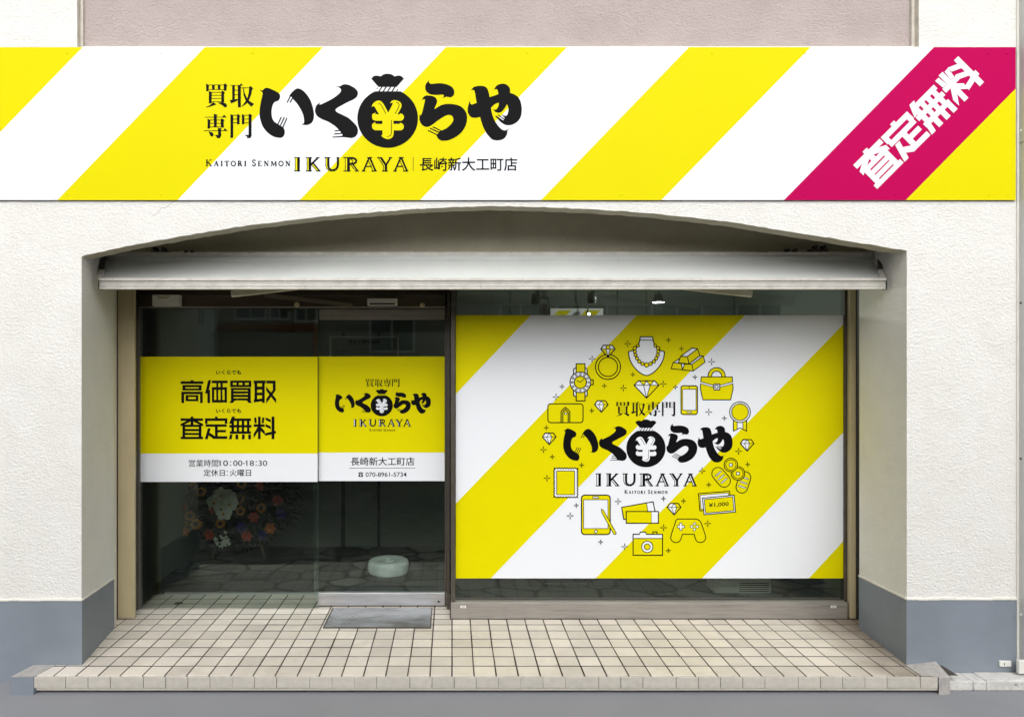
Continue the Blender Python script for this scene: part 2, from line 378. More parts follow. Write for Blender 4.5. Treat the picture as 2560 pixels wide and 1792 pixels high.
LOGO_LINES = [(A_([(556,830),(482,985)]), 26/8.83), (A_([(622,838),(540,1010)]), 26/8.83), (A_([(680,850),(596,1040)]), 26/8.83),
 (A_([(692,495),(762,355)]), 26/8.83), (A_([(755,495),(815,390)]), 26/8.83),
 (A_([(1745,1128),(1860,1116)]), 24/8.83), (A_([(1732,1195),(1900,1180)]), 24/8.83),
 (C_([(348,1048),(500,1120)]), 22/8.2), (C_([(295,1078),(470,1160)]), 22/8.2), (C_([(252,1122),(440,1212)]), 22/8.2),
 (C_([(1690,805),(1815,895)]), 20/8.2),
 (B_([(575,360),(512,456)]), 22/7.65), (B_([(658,360),(596,456)]), 22/7.65), (B_([(742,360),(680,456)]), 22/7.65), (B_([(826,360),(764,456)]), 22/7.65),
 (B_([(492,384),(474,408)]), 14/7.65), (B_([(876,410),(856,448)]), 14/7.65)]
a0 = math.degrees(math.asin((452 - 965) / 565))
BAG = B_(circ(682, 965, 580, 60, ry=565, a0=a0, a1=180 - a0 + 0) if False else [(682 + 580 * math.cos(math.radians(t)), 965 + 565 * math.sin(math.radians(t))) for t in [a0 + (180 - 2 * a0) * i / 60 for i in range(61)]])
YEN = B_([(375,750,C),(400,690),(450,645),(505,628),(560,645),(600,690),(695,860,C),(780,690,C),(765,670),(727,685,C),(760,635),(820,620),(880,635),(930,670),(948,720),(935,770),(870,893,C),(925,890),(905,872,C),(960,885),(990,925),(988,965),(960,1005),(910,1013,C),(792,1013,C),(792,1075,C),(925,1075,C),(905,1055,C),(960,1065),(990,1110),(985,1155),(955,1190),(910,1197,C),(797,1197,C),(795,1270),(770,1330),(720,1360),(660,1360),(600,1335),(555,1295,C),(582,1290,C),(582,1195,C),(450,1195,C),(400,1170),(383,1120),(395,1070),(455,1035,C),(440,1060,C),(455,1075,C),(582,1075,C),(582,1013,C),(450,1013,C),(400,990),(383,940),(395,890),(455,855,C),(440,885,C),(520,893,C),(430,745),(405,735)])
YEN_LINES = [B_([(510,688),(545,695),(570,730),(645,875)]), B_([(845,665),(890,680),(905,720),(885,770),(825,880)]), B_([(755,1010),(755,1240),(740,1295),(675,1322)])]

def draw_logo(d, yen):
    for g in LOGO: d.fill(smooth_path(g, 5), BK)
    for p, w in LOGO_LINES: d.line(p, w, BK)
    d.fill(BAG, BK)
    d.fill(smooth_path(YEN, 4), yen)
    for p in YEN_LINES: d.line(p, 13 / 7.65, BK)

def hb(x0, x1, y, w=14): return [(x0, y - w / 2), (x1, y - w / 2), (x1, y + w / 2), (x0, y + w / 2)]
def vb(x, y0, y1, w): return rect(x - w / 2, y0, x + w / 2, y1)
MINCHO = {
 '買': [[(150,95),(225,130),(215,285),(155,285)], hb(215,600,130), [(592,125),(630,88),(692,140),(670,165),(668,270),(600,275)], vb(335,130,245,65), vb(480,130,245,65), hb(215,600,247),
        [(222,280),(295,310),(290,590),(222,590)], hb(290,540,315), [(535,300),(568,272),(630,325),(605,345),(605,575),(535,575)], hb(288,540,390), hb(288,540,468), hb(288,540,550),
        [(330,560),(410,620),(250,675),(132,698),(250,640)], [(450,572),(540,572),(640,590),(678,630),(670,680),(620,692),(570,650)]],
 '取': [hb(750,1000,140,13), [(985,146),(1030,90),(1090,146)], rect(808,140,872,520), rect(950,140,1025,690), hb(870,950,260), hb(870,950,375), [(745,515),(810,500),(950,485),(950,515),(785,595)],
        hb(1030,1235,202), [(1225,195),(1265,155),(1340,225),(1310,240)], [(1232,200),(1312,235),(1285,370),(1225,520),(1150,610),(1030,690),(1130,560),(1195,440),(1225,320)],
        [(1078,205),(1095,205),(1120,330),(1180,460),(1240,530),(1360,610),(1285,675),(1150,540),(1095,390)]],
 '専': [[(345,855),(440,880),(420,900),(420,1180),(350,1180)], hb(120,665,938,13), [(555,940),(605,875),(668,940)], [(190,975),(260,1010),(250,1220),(190,1225)], hb(250,525,1008), hb(250,525,1093), hb(250,525,1182),
        [(520,1000),(552,965),(618,1020),(595,1045),(598,1195),(525,1200)], hb(95,690,1277,13), [(580,1280),(625,1215),(690,1280)],
        [(450,1205),(550,1225),(530,1245),(530,1410),(500,1460),(430,1465),(410,1420),(360,1390),(455,1385)], [(215,1295),(310,1320),(342,1365),(325,1420),(290,1425),(260,1395)]],
 '門': [[(765,862),(835,890),(832,1450),(765,1462)], hb(832,930,890), hb(832,930,985), hb(832,930,1080), [(925,885),(955,855),(1015,910),(995,925),(992,1110),(930,1115)],
        [(1050,862),(1115,890),(1110,1110),(1052,1118)], hb(1110,1225,890), hb(1110,1225,985), hb(1110,1225,1080),
        [(1220,885),(1250,848),(1315,905),(1295,925),(1295,1410),(1260,1460),(1190,1465),(1175,1420),(1120,1382),(1220,1385)]],
}
def put_glyph(d, polys, x0, y0, x1, y1, m, holes=None):
    xs = [p[0] for g in polys for p in g]; ys = [p[1] for g in polys for p in g]
    ax, bx, ay, by = min(xs), max(xs), min(ys), max(ys)
    f = lambda p: (x0 + (p[0] - ax) / (bx - ax) * (x1 - x0), y0 + (p[1] - ay) / (by - ay) * (y1 - y0))
    for g in polys: d.fill([f(p) for p in g], m)

BOLD_TOP = [  # (outline, holes) in the coordinates of the door film
 (rect(95,345,550,398), []), (rect(295,322,352,350), []), (rect(130,418,515,530), [rect(188,465,458,487)]), (rect(107,552,538,604), []), (rect(107,600,165,782), []), (rect(482,600,538,782), []), (rect(193,620,450,745), [rect(248,660,398,702)]),
 ([(650,322),(705,322),(660,520),(685,520),(685,782),(630,782),(630,590),(582,590)], []), (rect(720,330,1038,384), []), (rect(808,380,850,465), []), (rect(893,380,940,465), []), (rect(720,462,1025,772), [rect(768,515,808,718), rect(850,515,893,718), rect(932,515,975,718)]),
 (rect(1088,330,1513,463), [rect(1143,375,1215,417), rect(1263,375,1335,417), rect(1387,375,1460,417)]), (rect(1102,478,1502,730), [rect(1158,522,1442,544), rect(1158,592,1442,614), rect(1158,662,1442,684)]), ([(1105,728),(1185,728),(1145,778),(1075,778)], []), ([(1420,728),(1500,728),(1520,778),(1455,778)], []),
 (rect(1562,330,1800,385), []), (rect(1578,380,1632,715), []), (rect(1728,380,1782,778), []), (rect(1630,450,1730,510), []), (rect(1630,572,1730,626), []), ([(1562,705),(1730,690),(1730,745),(1562,768)], []),
 ([(1812,332),(2000,332),(2000,530),(1812,788),(1812,700),(1945,520),(1945,388),(1812,388)], []), ([(1812,450),(2012,700),(2012,788),(1812,530)], [])]
BOLD_BOTTOM = [
 (rect(92,1088,545,1140), []), (rect(292,1053,350,1220), []), ([(300,1105),(210,1140),(92,1200),(92,1252),(300,1150)], []), ([(342,1105),(430,1140),(545,1200),(545,1252),(342,1150)], []), (rect(128,1215,512,1262), []), (rect(128,1258,185,1460), []), (rect(455,1258,512,1460), []), (rect(180,1300,460,1345), []), (rect(180,1380,460,1422), []), (rect(92,1458,545,1505), []),
 (rect(780,1053,835,1090), []), (rect(582,1088,1032,1140), []), (rect(582,1136,635,1197), []), (rect(978,1136,1032,1197), []), (rect(595,1207,1020,1257), []), (rect(782,1253,838,1500), []), (rect(835,1320,1003,1370), []), (rect(760,1447,1030,1500), []), ([(640,1288),(698,1288),(635,1508),(580,1508)], []), ([(680,1375),(785,1447),(785,1500),(750,1500),(650,1425)], []),
 ([(1125,1053),(1187,1053),(1130,1195),(1065,1195)], []), (rect(1110,1090,1507,1140), []), (rect(1070,1222,1520,1270), []), (rect(1080,1348,1505,1398), []), (rect(1113,1136,1167,1350), []), (rect(1220,1136,1268,1350), []), (rect(1320,1136,1370,1350), []), (rect(1425,1136,1475,1350), []), ([(1085,1412),(1137,1412),(1118,1508),(1065,1508)], []), (rect(1195,1412,1250,1508), []), (rect(1325,1412,1380,1508), []), (rect(1450,1412,1505,1508), []),
 (rect(1648,1053,1700,1505), []), (rect(1560,1207,1782,1258), []), ([(1570,1070),(1612,1070),(1625,1185),(1580,1185)], []), ([(1735,1070),(1780,1070),(1762,1185),(1720,1185)], []), ([(1650,1250),(1560,1400),(1560,1485),(1652,1345)], []), ([(1700,1255),(1785,1345),(1785,1420),(1698,1340)], []),
 (rect(1920,1053,1978,1505), []), ([(1800,1068),(1905,1115),(1905,1170),(1800,1120)], []), ([(1800,1200),(1905,1250),(1905,1305),(1800,1255)], []), ([(1790,1385),(2008,1335),(2008,1390),(1790,1438)], [])]

def ikuraya(d, x0, y0, x1, y1, inline=None):
    """inline capitals; drawn in the coordinates of the sign and fitted to the rectangle"""
    f = lambda p: (x0 + (p[0] - 1000) / 1205 * (x1 - x0), y0 + (p[1] - 58) / 149 * (y1 - y0))
    k = (x1 - x0) / 1205
    T, H = 6.5, 9
    def ln(pts, w): d.line([f(p) for p in pts], w * k, BK, cap=False)
    def fl(pts):
        if inline: d.fill([f(p) for p in pts], inline)
    # I
    fl(rect(1012,62,1040,204)); ln([(1012,60),(1012,206)], T); ln([(1047,60),(1047,206)], 25); ln([(1000,61),(1065,61)], H); ln([(1000,204),(1065,204)], H)
    # K
    fl(rect(1138,62,1165,204)); fl([(1180,130),(1200,118),(1275,204),(1245,204)])
    ln([(1138,60),(1138,206)], T); ln([(1168,60),(1168,206)], 25); ln([(1125,61),(1190,61)], H); ln([(1125,204),(1190,204)], H)
    ln([(1174,142),(1254,62)], 18); ln([(1235,61),(1272,61)], H); ln([(1200,118),(1274,205)], 14); ln([(1180,132),(1245,205)], T); ln([(1235,204),(1283,204)], H)
    # U
    fl([(1337,62),(1360,62),(1362,160),(1385,198),(1350,182),(1338,150)])
    ln([(1337,62),(1337,150),(1348,180),(1380,204)], T); ln([(1364,62),(1364,158),(1376,184),(1404,199),(1440,190),(1460,165),(1466,140),(1466,62)], 21); ln([(1322,61),(1386,61)], H); ln([(1450,61),(1482,61)], H)
    # R
    fl(rect(1545,62,1570,204)); fl([(1602,130),(1622,128),(1680,204),(1655,204)])
    ln([(1545,60),(1545,206)], T); ln([(1578,60),(1578,206)], 25); ln([(1525,61),(1600,61)], H); ln([(1525,204),(1602,204)], H)
    ln([(1588,66),(1635,67),(1660,84),(1662,104),(1642,124),(1590,131)], 19); ln([(1600,76),(1622,90),(1620,112),(1600,124)], T)
    ln([(1622,130),(1678,205)], 14); ln([(1600,132),(1655,205)], T); ln([(1648,204),(1688,204)], H)
    for dx in (0, 335):   # A
        fl([(1788 + dx, 75), (1802 + dx, 68), (1866 + dx, 204), (1842 + dx, 204)])
        ln([(1798 + dx, 62), (1736 + dx, 205)], 15); ln([(1805 + dx, 62), (1866 + dx, 205)], 17); ln([(1786 + dx, 82), (1840 + dx, 205)], T); ln([(1758 + dx, 155), (1826 + dx, 155)], 10)
        ln([(1718 + dx, 204), (1758 + dx, 204)], H); ln([(1822 + dx, 204), (1880 + dx, 204)], H); ln([(1776 + dx, 61), (1830 + dx, 61)], H)
    # Y
    fl([(1898,64),(1918,64),(1970,140),(1968,204),(1950,204),(1950,148)])
    ln([(1896,62),(1950,148),(1950,205)], T); ln([(1922,62),(1976,142)], 21); ln([(2026,62),(1976,142)], 15); ln([(1976,138),(1976,205)], 22); ln([(1884,61),(1938,61)], H); ln([(2006,61),(2044,61)], H); ln([(1935,204),(1998,204)], H)

SERIF = {  # strokes in a unit box: (points, thick?)
 'K': (0.95, [([(.18,0),(.18,1)],1), ([(.2,.55),(.8,0)],0), ([(.36,.42),(.88,1)],1), ([(0,0),(.36,0)],0), ([(0,1),(.36,1)],0), ([(.62,0),(.98,0)],0), ([(.66,1),(1,1)],0)]),
 'A': (0.95, [([(.5,0),(.14,1)],0), ([(.5,0),(.86,1)],1), ([(.25,.66),(.74,.66)],0), ([(0,1),(.3,1)],0), ([(.66,1),(1,1)],0)]),
 'I': (0.45, [([(.5,0),(.5,1)],1), ([(.1,0),(.9,0)],0), ([(.1,1),(.9,1)],0)]),
 'T': (0.85, [([(.5,0),(.5,1)],1), ([(0,0),(1,0)],0), ([(0,0),(0,.25)],0), ([(1,0),(1,.25)],0), ([(.28,1),(.72,1)],0)]),
 'O': (0.95, [([(.5 + .46 * math.cos(t * math.pi / 8), .5 + .5 * math.sin(t * math.pi / 8)) for t in range(17)], .6)]),
 'R': (0.9, [([(.2,0),(.2,1)],1), ([(.2,0),(.6,.02),(.75,.25),(.6,.48),(.2,.52)],.6), ([(.48,.52),(.9,1)],1), ([(0,0),(.4,0)],0), ([(0,1),(.4,1)],0), ([(.7,1),(1,1)],0)]),
 'S': (0.65, [([(.85,.2),(.7,.03),(.4,0),(.12,.2),(.3,.42),(.7,.56),(.9,.78),(.6,1),(.25,.97),(.08,.78)],.7)]),
 'E': (0.75, [([(.2,0),(.2,1)],1), ([(0,0),(.9,0)],0), ([(0,1),(.95,1)],0), ([(.2,.5),(.7,.5)],0), ([(.9,0),(.9,.2)],0), ([(.95,1),(.95,.8)],0)]),
 'N': (1.0, [([(.18,0),(.18,1)],0), ([(.18,0),(.85,1)],1), ([(.85,0),(.85,1)],0), ([(0,0),(.22,0)],0), ([(0,1),(.36,1)],0), ([(.68,0),(1,0)],0)]),
 'M': (1.2, [([(.15,0),(.1,1)],0), ([(.15,0),(.5,.9)],1), ([(.85,0),(.5,.9)],0), ([(.85,0),(.88,1)],1), ([(0,1),(.24,1)],0), ([(.72,1),(1,1)],0)]),
}
def kaitori(d, x0, y0, x1, y1, word):
    seq = [('K', 1), ('A', 0), ('I', 0), ('T', 0), ('O', 0), ('R', 0), ('I', 0), (' ', 0), ('S', 1), ('E', 0), ('N', 0), ('M', 0), ('O', 0), ('N', 0)]
    H = y1 - y0; gap = 0.32
    tot = sum((SERIF[c][0] * (1.0 if b else 0.78) + gap) if c != ' ' else 0.55 for c, b in seq) - gap
    k = (x1 - x0) / tot; x = x0
    for i_, (c, b) in enumerate(seq):
        if c == ' ': x += 0.55 * k; continue
        sc = 1.0 if b else 0.78; w = SERIF[c][0] * sc * k; yt = y1 - H * sc
        for pts, th in (SERIF[c][1] if (i_ > 7) == word else ()):
            d.line([(x + p[0] * w, yt + p[1] * H * sc) for p in pts], H * (0.085 + 0.105 * th), BK, cap=False)
        x += w + gap * k

# ------------------------------------------------------------------ ground
b = MB(); b.face([(-60, -0.5, 0), (60, -0.5, 0), (60, 40, 0), (-60, 40, 0)], M['ground']); struct(b.build('ground'))
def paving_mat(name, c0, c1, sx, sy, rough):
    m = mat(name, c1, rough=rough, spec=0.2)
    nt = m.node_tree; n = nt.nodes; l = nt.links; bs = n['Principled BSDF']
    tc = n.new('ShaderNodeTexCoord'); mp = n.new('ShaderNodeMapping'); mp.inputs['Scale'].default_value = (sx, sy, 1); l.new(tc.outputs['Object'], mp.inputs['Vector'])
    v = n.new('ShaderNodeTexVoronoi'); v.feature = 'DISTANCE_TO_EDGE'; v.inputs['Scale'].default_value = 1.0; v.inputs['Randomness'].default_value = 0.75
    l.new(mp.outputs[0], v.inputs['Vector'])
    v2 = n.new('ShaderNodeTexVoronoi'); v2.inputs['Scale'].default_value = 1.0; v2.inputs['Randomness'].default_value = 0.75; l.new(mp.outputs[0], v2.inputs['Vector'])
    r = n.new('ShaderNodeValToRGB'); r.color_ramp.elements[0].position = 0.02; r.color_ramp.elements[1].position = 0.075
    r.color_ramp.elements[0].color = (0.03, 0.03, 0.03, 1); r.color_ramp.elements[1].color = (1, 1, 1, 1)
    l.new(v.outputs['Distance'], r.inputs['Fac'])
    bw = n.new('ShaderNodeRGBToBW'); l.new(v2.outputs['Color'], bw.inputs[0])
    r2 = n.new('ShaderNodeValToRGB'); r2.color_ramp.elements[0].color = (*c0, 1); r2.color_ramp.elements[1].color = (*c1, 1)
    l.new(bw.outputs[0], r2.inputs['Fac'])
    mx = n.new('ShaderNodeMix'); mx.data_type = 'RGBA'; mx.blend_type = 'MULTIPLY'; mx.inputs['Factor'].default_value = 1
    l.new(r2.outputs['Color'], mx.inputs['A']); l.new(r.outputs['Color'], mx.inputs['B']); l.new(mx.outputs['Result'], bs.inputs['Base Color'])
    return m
M['paving'] = paving_mat('street_paving', (0.04, 0.038, 0.035), (0.17, 0.163, 0.15), 2.6, 3.4, 0.75)
M['dark_floor'] = paving_mat('floor_paving_reflection', (0.010, 0.0105, 0.010), (0.13, 0.128, 0.12), 2.6, 3.4, 0.6)  # reflection of the street paving painted into the inside floor colour
b = MB(); b.face([(-60, -60, -0.004), (60, -60, -0.004), (60, -0.5, -0.004), (-60, -0.5, -0.004)], M['paving']); struct(b.build('street'))

# ------------------------------------------------------------------ the shop building
shop = thing('shop_building', 'white stucco shop front with shallow arched entrance recess and blue grey base', 'building')
ARCH = [(204, 641), (318, 614), (431, 595), (598, 566), (807, 541), (1016, 524), (1140, 518), (1220, 515.5), (1310, 516), (1414, 520), (1623, 532), (1832, 556), (2041, 589), (2160, 609), (2267, 627)]
ax = [PX(p[0], 0) for p in ARCH]; az = [PZ(p[1], 0) for p in ARCH]
def lerp(x, X, Z):
    for i in range(len(X) - 1):
        if x <= X[i + 1]: t = (x - X[i]) / (X[i + 1] - X[i]); return Z[i] + t * (Z[i + 1] - Z[i])
    return Z[-1]
def arch_z(x):   # smoothed
    w = 0.16; return sum(lerp(min(max(x + w * k / 3, ax[0]), ax[-1]), ax, az) for k in (-2, -1, 0, 1, 2)) / 5
XL, XR = PX(204, 0), PX(2267, 0)
NA = 150
arch_pts = []
for i in range(NA + 1):
    x = XL + (XR - XL) * i / NA
    z = arch_z(x) if 0 < i < NA else (az[0] if i == 0 else az[-1])
    arch_pts.append((x, z + (R.uniform(-0.003, 0.0025) if 0 < i < NA else 0)))
ZL, ZR = az[0], az[-1]
XE = PX(2540, 0); TOP = 6.0
ZS = PZ(118, 0)              # line where the plain upper wall starts
PL, PR = PX(193, 0), PX(2297, 0)
outline = [(-7, -0.05), (XL, -0.05)] + arch_pts + [(XR, -0.05), (XE, -0.05), (XE, TOP), (PR, TOP), (PR, ZS), (PL, ZS), (PL, TOP), (-7, TOP)]
b = MB()
tr = tessellate_polygon([[Vector((p[0], p[1], 0)) for p in outline]])
V = [(p[0], 0, p[1]) for p in outline]; F = []
for t in tr:
    n = (Vector(V[t[1]]) - Vector(V[t[0]])).cross(Vector(V[t[2]]) - Vector(V[t[0]])); F.append(t if n.y < 0 else (t[0], t[2], t[1]))
b.raw(V, F, M['stucco'])
for x, s in ((PL, 1), (PR, -1)): b.face([(x, 0, ZS), (x, 0.055, ZS), (x, 0.055, TOP), (x, 0, TOP)], M['caulk'])
b.face([(PL, 0, ZS), (PR, 0, ZS), (PR, 0.055, ZS), (PL, 0.055, ZS)], M['caulk'])
b.build('wall', shop)
# arch underside
b = MB()
for (x0, z0), (x1, z1) in zip(arch_pts, arch_pts[1:]):
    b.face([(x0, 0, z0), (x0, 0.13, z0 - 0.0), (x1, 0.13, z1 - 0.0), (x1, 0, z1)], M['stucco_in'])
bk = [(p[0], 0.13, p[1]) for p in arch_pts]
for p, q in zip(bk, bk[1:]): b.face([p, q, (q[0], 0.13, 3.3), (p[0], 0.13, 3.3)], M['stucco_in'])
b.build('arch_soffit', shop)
# upper pink panel
b = MB(); b.face([(PL, 0.055, ZS - 0.05), (PR, 0.055, ZS - 0.05), (PR, 0.055, TOP), (PL, 0.055, TOP)], M['stucco_pink']); b.build('pink_panel', shop)
b = MB()
for x0, x1 in ((PL + 0.001, PL + 0.018), (PR - 0.022, PR - 0.001)): b.box(x0, x1, 0.035, 0.054, ZS + 0.002, TOP, M['caulk'])
b.box(PL + 0.019, PR - 0.023, 0.02, 0.0545, ZS + 0.001, ZS + 0.012, M['caulk_white'])
b.build('sealant', shop)
# jambs
JB = 0.62
XLB, XRB = PX(284, JB), PX(2149, JB)
XLB2, XRB2 = PX(292, 0.80), PX(2148, 0.80)
def jamb(x0, x1, x2, nm):
    b = MB()
    ny = 6
    b.face([(x0, 0, -0.02), (x1, JB, -0.02), (x1, JB, 3.3), (x0, 0, 3.3)], M['stucco'])
    b.face([(x1, JB, -0.02), (x2, 0.80, -0.02), (x2, 0.80, 3.3), (x1, JB, 3.3)], M['caulk_white'])
    return b.build(nm, shop)
jamb(XL, XLB, XLB2, 'jamb'); jamb(XR, XRB, XRB2, 'jamb')
# blue-grey painted base: front and return of each pier
def base(x0, x1, xc, xb, ztop, zback):
    b = MB(); e = 0.005
    lo, hi = min(x0, x1), max(x0, x1)
    b.face([(lo, -e, 0), (hi, -e, 0), (hi, -e, ztop), (lo, -e, ztop)], M['grey_paint'])
    b.face([(lo, -e, ztop), (hi, -e, ztop), (hi, 0, ztop), (lo, 0, ztop)], M['grey_paint'])
    sgn = 1 if xc < 0 else -1
    c = xc + sgn * e; bb = xb + sgn * e
    b.face([(c, -e, 0), (bb, JB, 0), (bb, JB, zback), (c, -e, ztop)], M['grey_paint'])
    b.face([(c, -e, ztop), (bb, JB, zback), (xb, JB, zback), (xc, -e, ztop)], M['grey_paint'])
    b.build('base_band', shop)
    r = MB()
    x_ = max(lo, -3.2)
    while x_ < hi:      # hand laid sealant line, slightly uneven
        xn = min(x_ + R.uniform(.05, .16), hi); jz = R.uniform(-.0022, .0022)
        r.bar((x_, -0.004, ztop + 0.006 + jz), (xn, -0.004, ztop + 0.006 + jz), 0.012, 0.010 + R.uniform(-.002, .003), M['caulk_white']); x_ = xn
    r.bar((c, 0.0, ztop + 0.007), (bb, JB, zback + 0.007), 0.010, 0.010, M['caulk_white'])
    r.build('base_trim', shop)
base(-7, XL + 0.005, XL, XLB, PZ(1501, 0), PZ(1446, JB))
base(XR - 0.005, XE, XR, XRB, PZ(1498.6, 0), PZ(1441, JB))
# inner lintel above the awning, cavity roof, recess ceiling
b = MB()
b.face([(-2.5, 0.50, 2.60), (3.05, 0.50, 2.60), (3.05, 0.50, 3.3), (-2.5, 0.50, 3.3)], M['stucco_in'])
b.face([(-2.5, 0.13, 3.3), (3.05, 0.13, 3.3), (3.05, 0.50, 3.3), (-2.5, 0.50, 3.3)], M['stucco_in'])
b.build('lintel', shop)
b = MB(); b.box(-2.5, 3.05, 0.502, 1.20, 2.60, 2.66, M['brown']); b.build('recess_ceiling', shop)
# inside shell
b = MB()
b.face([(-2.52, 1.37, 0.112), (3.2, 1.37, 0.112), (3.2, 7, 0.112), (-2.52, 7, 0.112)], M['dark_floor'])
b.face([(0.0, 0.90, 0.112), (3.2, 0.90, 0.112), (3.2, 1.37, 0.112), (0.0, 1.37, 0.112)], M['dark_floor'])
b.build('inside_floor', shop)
b = MB()
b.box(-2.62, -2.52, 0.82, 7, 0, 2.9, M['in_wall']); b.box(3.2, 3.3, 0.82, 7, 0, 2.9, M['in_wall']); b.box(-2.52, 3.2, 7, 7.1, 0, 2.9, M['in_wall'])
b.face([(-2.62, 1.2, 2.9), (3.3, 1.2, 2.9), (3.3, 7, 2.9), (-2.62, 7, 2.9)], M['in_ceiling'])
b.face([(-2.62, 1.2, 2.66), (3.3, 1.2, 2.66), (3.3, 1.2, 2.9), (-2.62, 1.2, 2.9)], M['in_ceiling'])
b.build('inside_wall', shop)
b = MB(); b.box(-2.34, -0.03, 1.352, 1.372, 0.106, 0.122, M['steel']); b.build('threshold', shop)
b = MB()   # crack lines in the stucco under the sign
dcr = Decal(-0.0006)
pts = [(380, 541), (395, 533), (402, 521), (418, 518), (427, 508), (440, 504)]
dcr.line(pts, 0.9, M['cement'], cap=False); dcr.build('crack', shop)

# ------------------------------------------------------------------ neighbouring cover panel at the right edge
nb = thing('metal_cover_panel', 'pale grey metal cover strip screwed on beside the right wall end', 'panel')
b = MB(); b.box(XE + 0.012, XE + 0.9, -0.05, 0.1, 0.145, PZ(355, -0.05), M['mat_np'] if 'mat_np' in M else M.setdefault('panel', mat('grey_panel', (0.55, 0.555, 0.53), rough=0.5, var=0.06, vscale=3)))
b.build('lower_panel', nb, bevel=0.003)
b = MB(); b.box(XE + 0.012, XE + 0.9, -0.05, 0.1, PZ(353.5, -0.05), 6, M['panel']); b.build('upper_panel', nb, bevel=0.003)
for py, m in ((327, M['panel']), (757, M['bronze']), (1146, M['bronze']), (1536, M['panel'])):
    b = MB(); b.lathe((PX(2552, -0.05), -0.05, PZ(py, -0.05)), [(0.0001, 0.004), (0.005, 0.004), (0.007, 0.001), (0.0072, -0.002)], m, 14, 'y'); b.build('screw', nb)
b = MB(); b.box(PX(2546, -0.07), PX(2546, -0.07) + 0.5, -0.075, -0.051, PZ(1683, -0.07), PZ(1650, -0.07), M['white_plastic']); b.build('foot_plate', nb, bevel=0.004)
b = MB(); b.box(XE, XE + 0.0119, -0.01, 0.06, 0.10, 6, M['caulk_white']); b.build('sealant', nb)

# ------------------------------------------------------------------ tiled entrance step
step = thing('entrance_step', 'low beige tiled entrance step with square tiles and dark joints', 'step')
ZF = 0.105; TW = 0.1335; YF = -0.16
rows = [-0.16, -0.015, 0.130, 0.277, 0.424, 0.572, 0.69, 0.80, 0.905, 1.025, 1.14, 1.255, 1.37]
bt = MB(); bg_ = MB(); g = 0.0072
def edge_l(y): return PX(84, -0.16) if y < -0.004 else (XL + (XLB - XL) * min(y / JB, 1) if y < JB else XLB2)
def edge_r(y): return PX(2303, -0.16) if y < -0.004 else (XR + (XRB - XR) * min(y / JB, 1) if y < JB else XRB2)
i0, i1 = -20, 26
PLATE = (PX(811, 0.62), PX(1074, 0.62), 0.62, 1.03)
def cell(px0, px1, y0, y1):
    if px1 - px0 < 0.012 or y1 - y0 < 0.012: return
    dz = R.uniform(-0.0005, 0.0005); t = 0.0016
    jx, jy = g * R.uniform(.42, .68), 0.0074 * R.uniform(.75, 1.15)
    x0, x1, Y0, Y1 = px0 + jx, px1 - jx, y0 + jy, y1 - jy
    zt = ZF + dz; zb = ZF - 0.012; tl = R.uniform(-0.0004, 0.0004)
    V = [(x0, Y0, zb), (x1, Y0, zb), (x1, Y1, zb), (x0, Y1, zb),
         (x0, Y0, zt - t), (x1, Y0, zt - t), (x1, Y1, zt - t), (x0, Y1, zt - t),
         (x0 + t, Y0 + t, zt + tl), (x1 - t, Y0 + t, zt - tl), (x1 - t, Y1 - t, zt - tl), (x0 + t, Y1 - t, zt + tl)]
    bt.raw(V, [(0, 1, 5, 4), (1, 2, 6, 5), (2, 3, 7, 6), (3, 0, 4, 7), (4, 5, 9, 8), (5, 6, 10, 9), (6, 7, 11, 10), (7, 4, 8, 11), (8, 9, 10, 11)], M['tile'])
for y0, y1 in zip(rows, rows[1:]):
    for i in range(i0, i1):
        x0, x1 = i * TW, (i + 1) * TW
        lo, hi = min(edge_l(y0), edge_l(y1)) if y0 > -0.1 else edge_l(y0), max(edge_r(y0), edge_r(y1)) if y0 > -0.1 else edge_r(y0)
        if y0 >= 0.79: hi = min(hi, -0.01)
        x0 = max(x0, lo); x1 = min(x1, hi)
        if x1 <= x0: continue
        cell(x0, x1, y0, y1)
bt.build('tile_floor', step)
b = MB(); b.face([(-2.55, YF + 0.01, ZF - 0.0016), (3.06, YF + 0.01, ZF - 0.0016), (3.06, 1.37, ZF - 0.0016), (-2.55, 1.37, ZF - 0.0016)], M['grout']); b.build('grout_bed', step)
# nosing along the front edge
b = MB()
nx = PX(84, YF); end = PX(2342, YF)
x = nx
while x < end - 0.02:
    w = R.choice([0.1335, 0.1335, 0.1335, 0.2]); x1 = min(x + w, end)
    j = 0.0016 if R.random() < 0.75 else 0.0004
    b.box(x + j, x1 - j, YF - 0.012, YF - 0.001, PZ(1717, YF) + R.uniform(-0.001, 0.001), ZF - 0.002 + R.uniform(-0.0012, 0.0012), M['nosing']); x = x1
b.build('nosing', step, bevel=0.002)
b = MB(); b.box(nx + 0.01, end - 0.01, YF + 0.045, -0.006, 0.0, ZF - 0.015, M['cement']); b.box(nx + 0.01, end - 0.01, YF + 0.0005, YF + 0.044, PZ(1717.5, YF), ZF - 0.014, M['cement']); b.box(nx + 0.02, end, YF - 0.006, YF + 0.02, PZ(1723.5, YF), PZ(1718.2, YF), M['nosing']); b.build('step_body', step)
b = MB(); z1 = ZF + 0.002
b.raw([(PX(25, YF - .02), YF - .018, 0), (PX(83, YF - .02), YF - .018, 0), (PX(83, YF - .02), -0.006, 0), (PX(25, YF - .02), -0.006, 0),
       (PX(26, YF - .02), YF - .018, z1), (PX(83, YF - .02), YF - .018, z1), (PX(140, 0), -0.006, z1), (PX(85, 0), -0.006, z1)],
      [(0, 1, 5, 4), (1, 2, 6, 5), (3, 0, 4, 7)], M['grey_paint'])
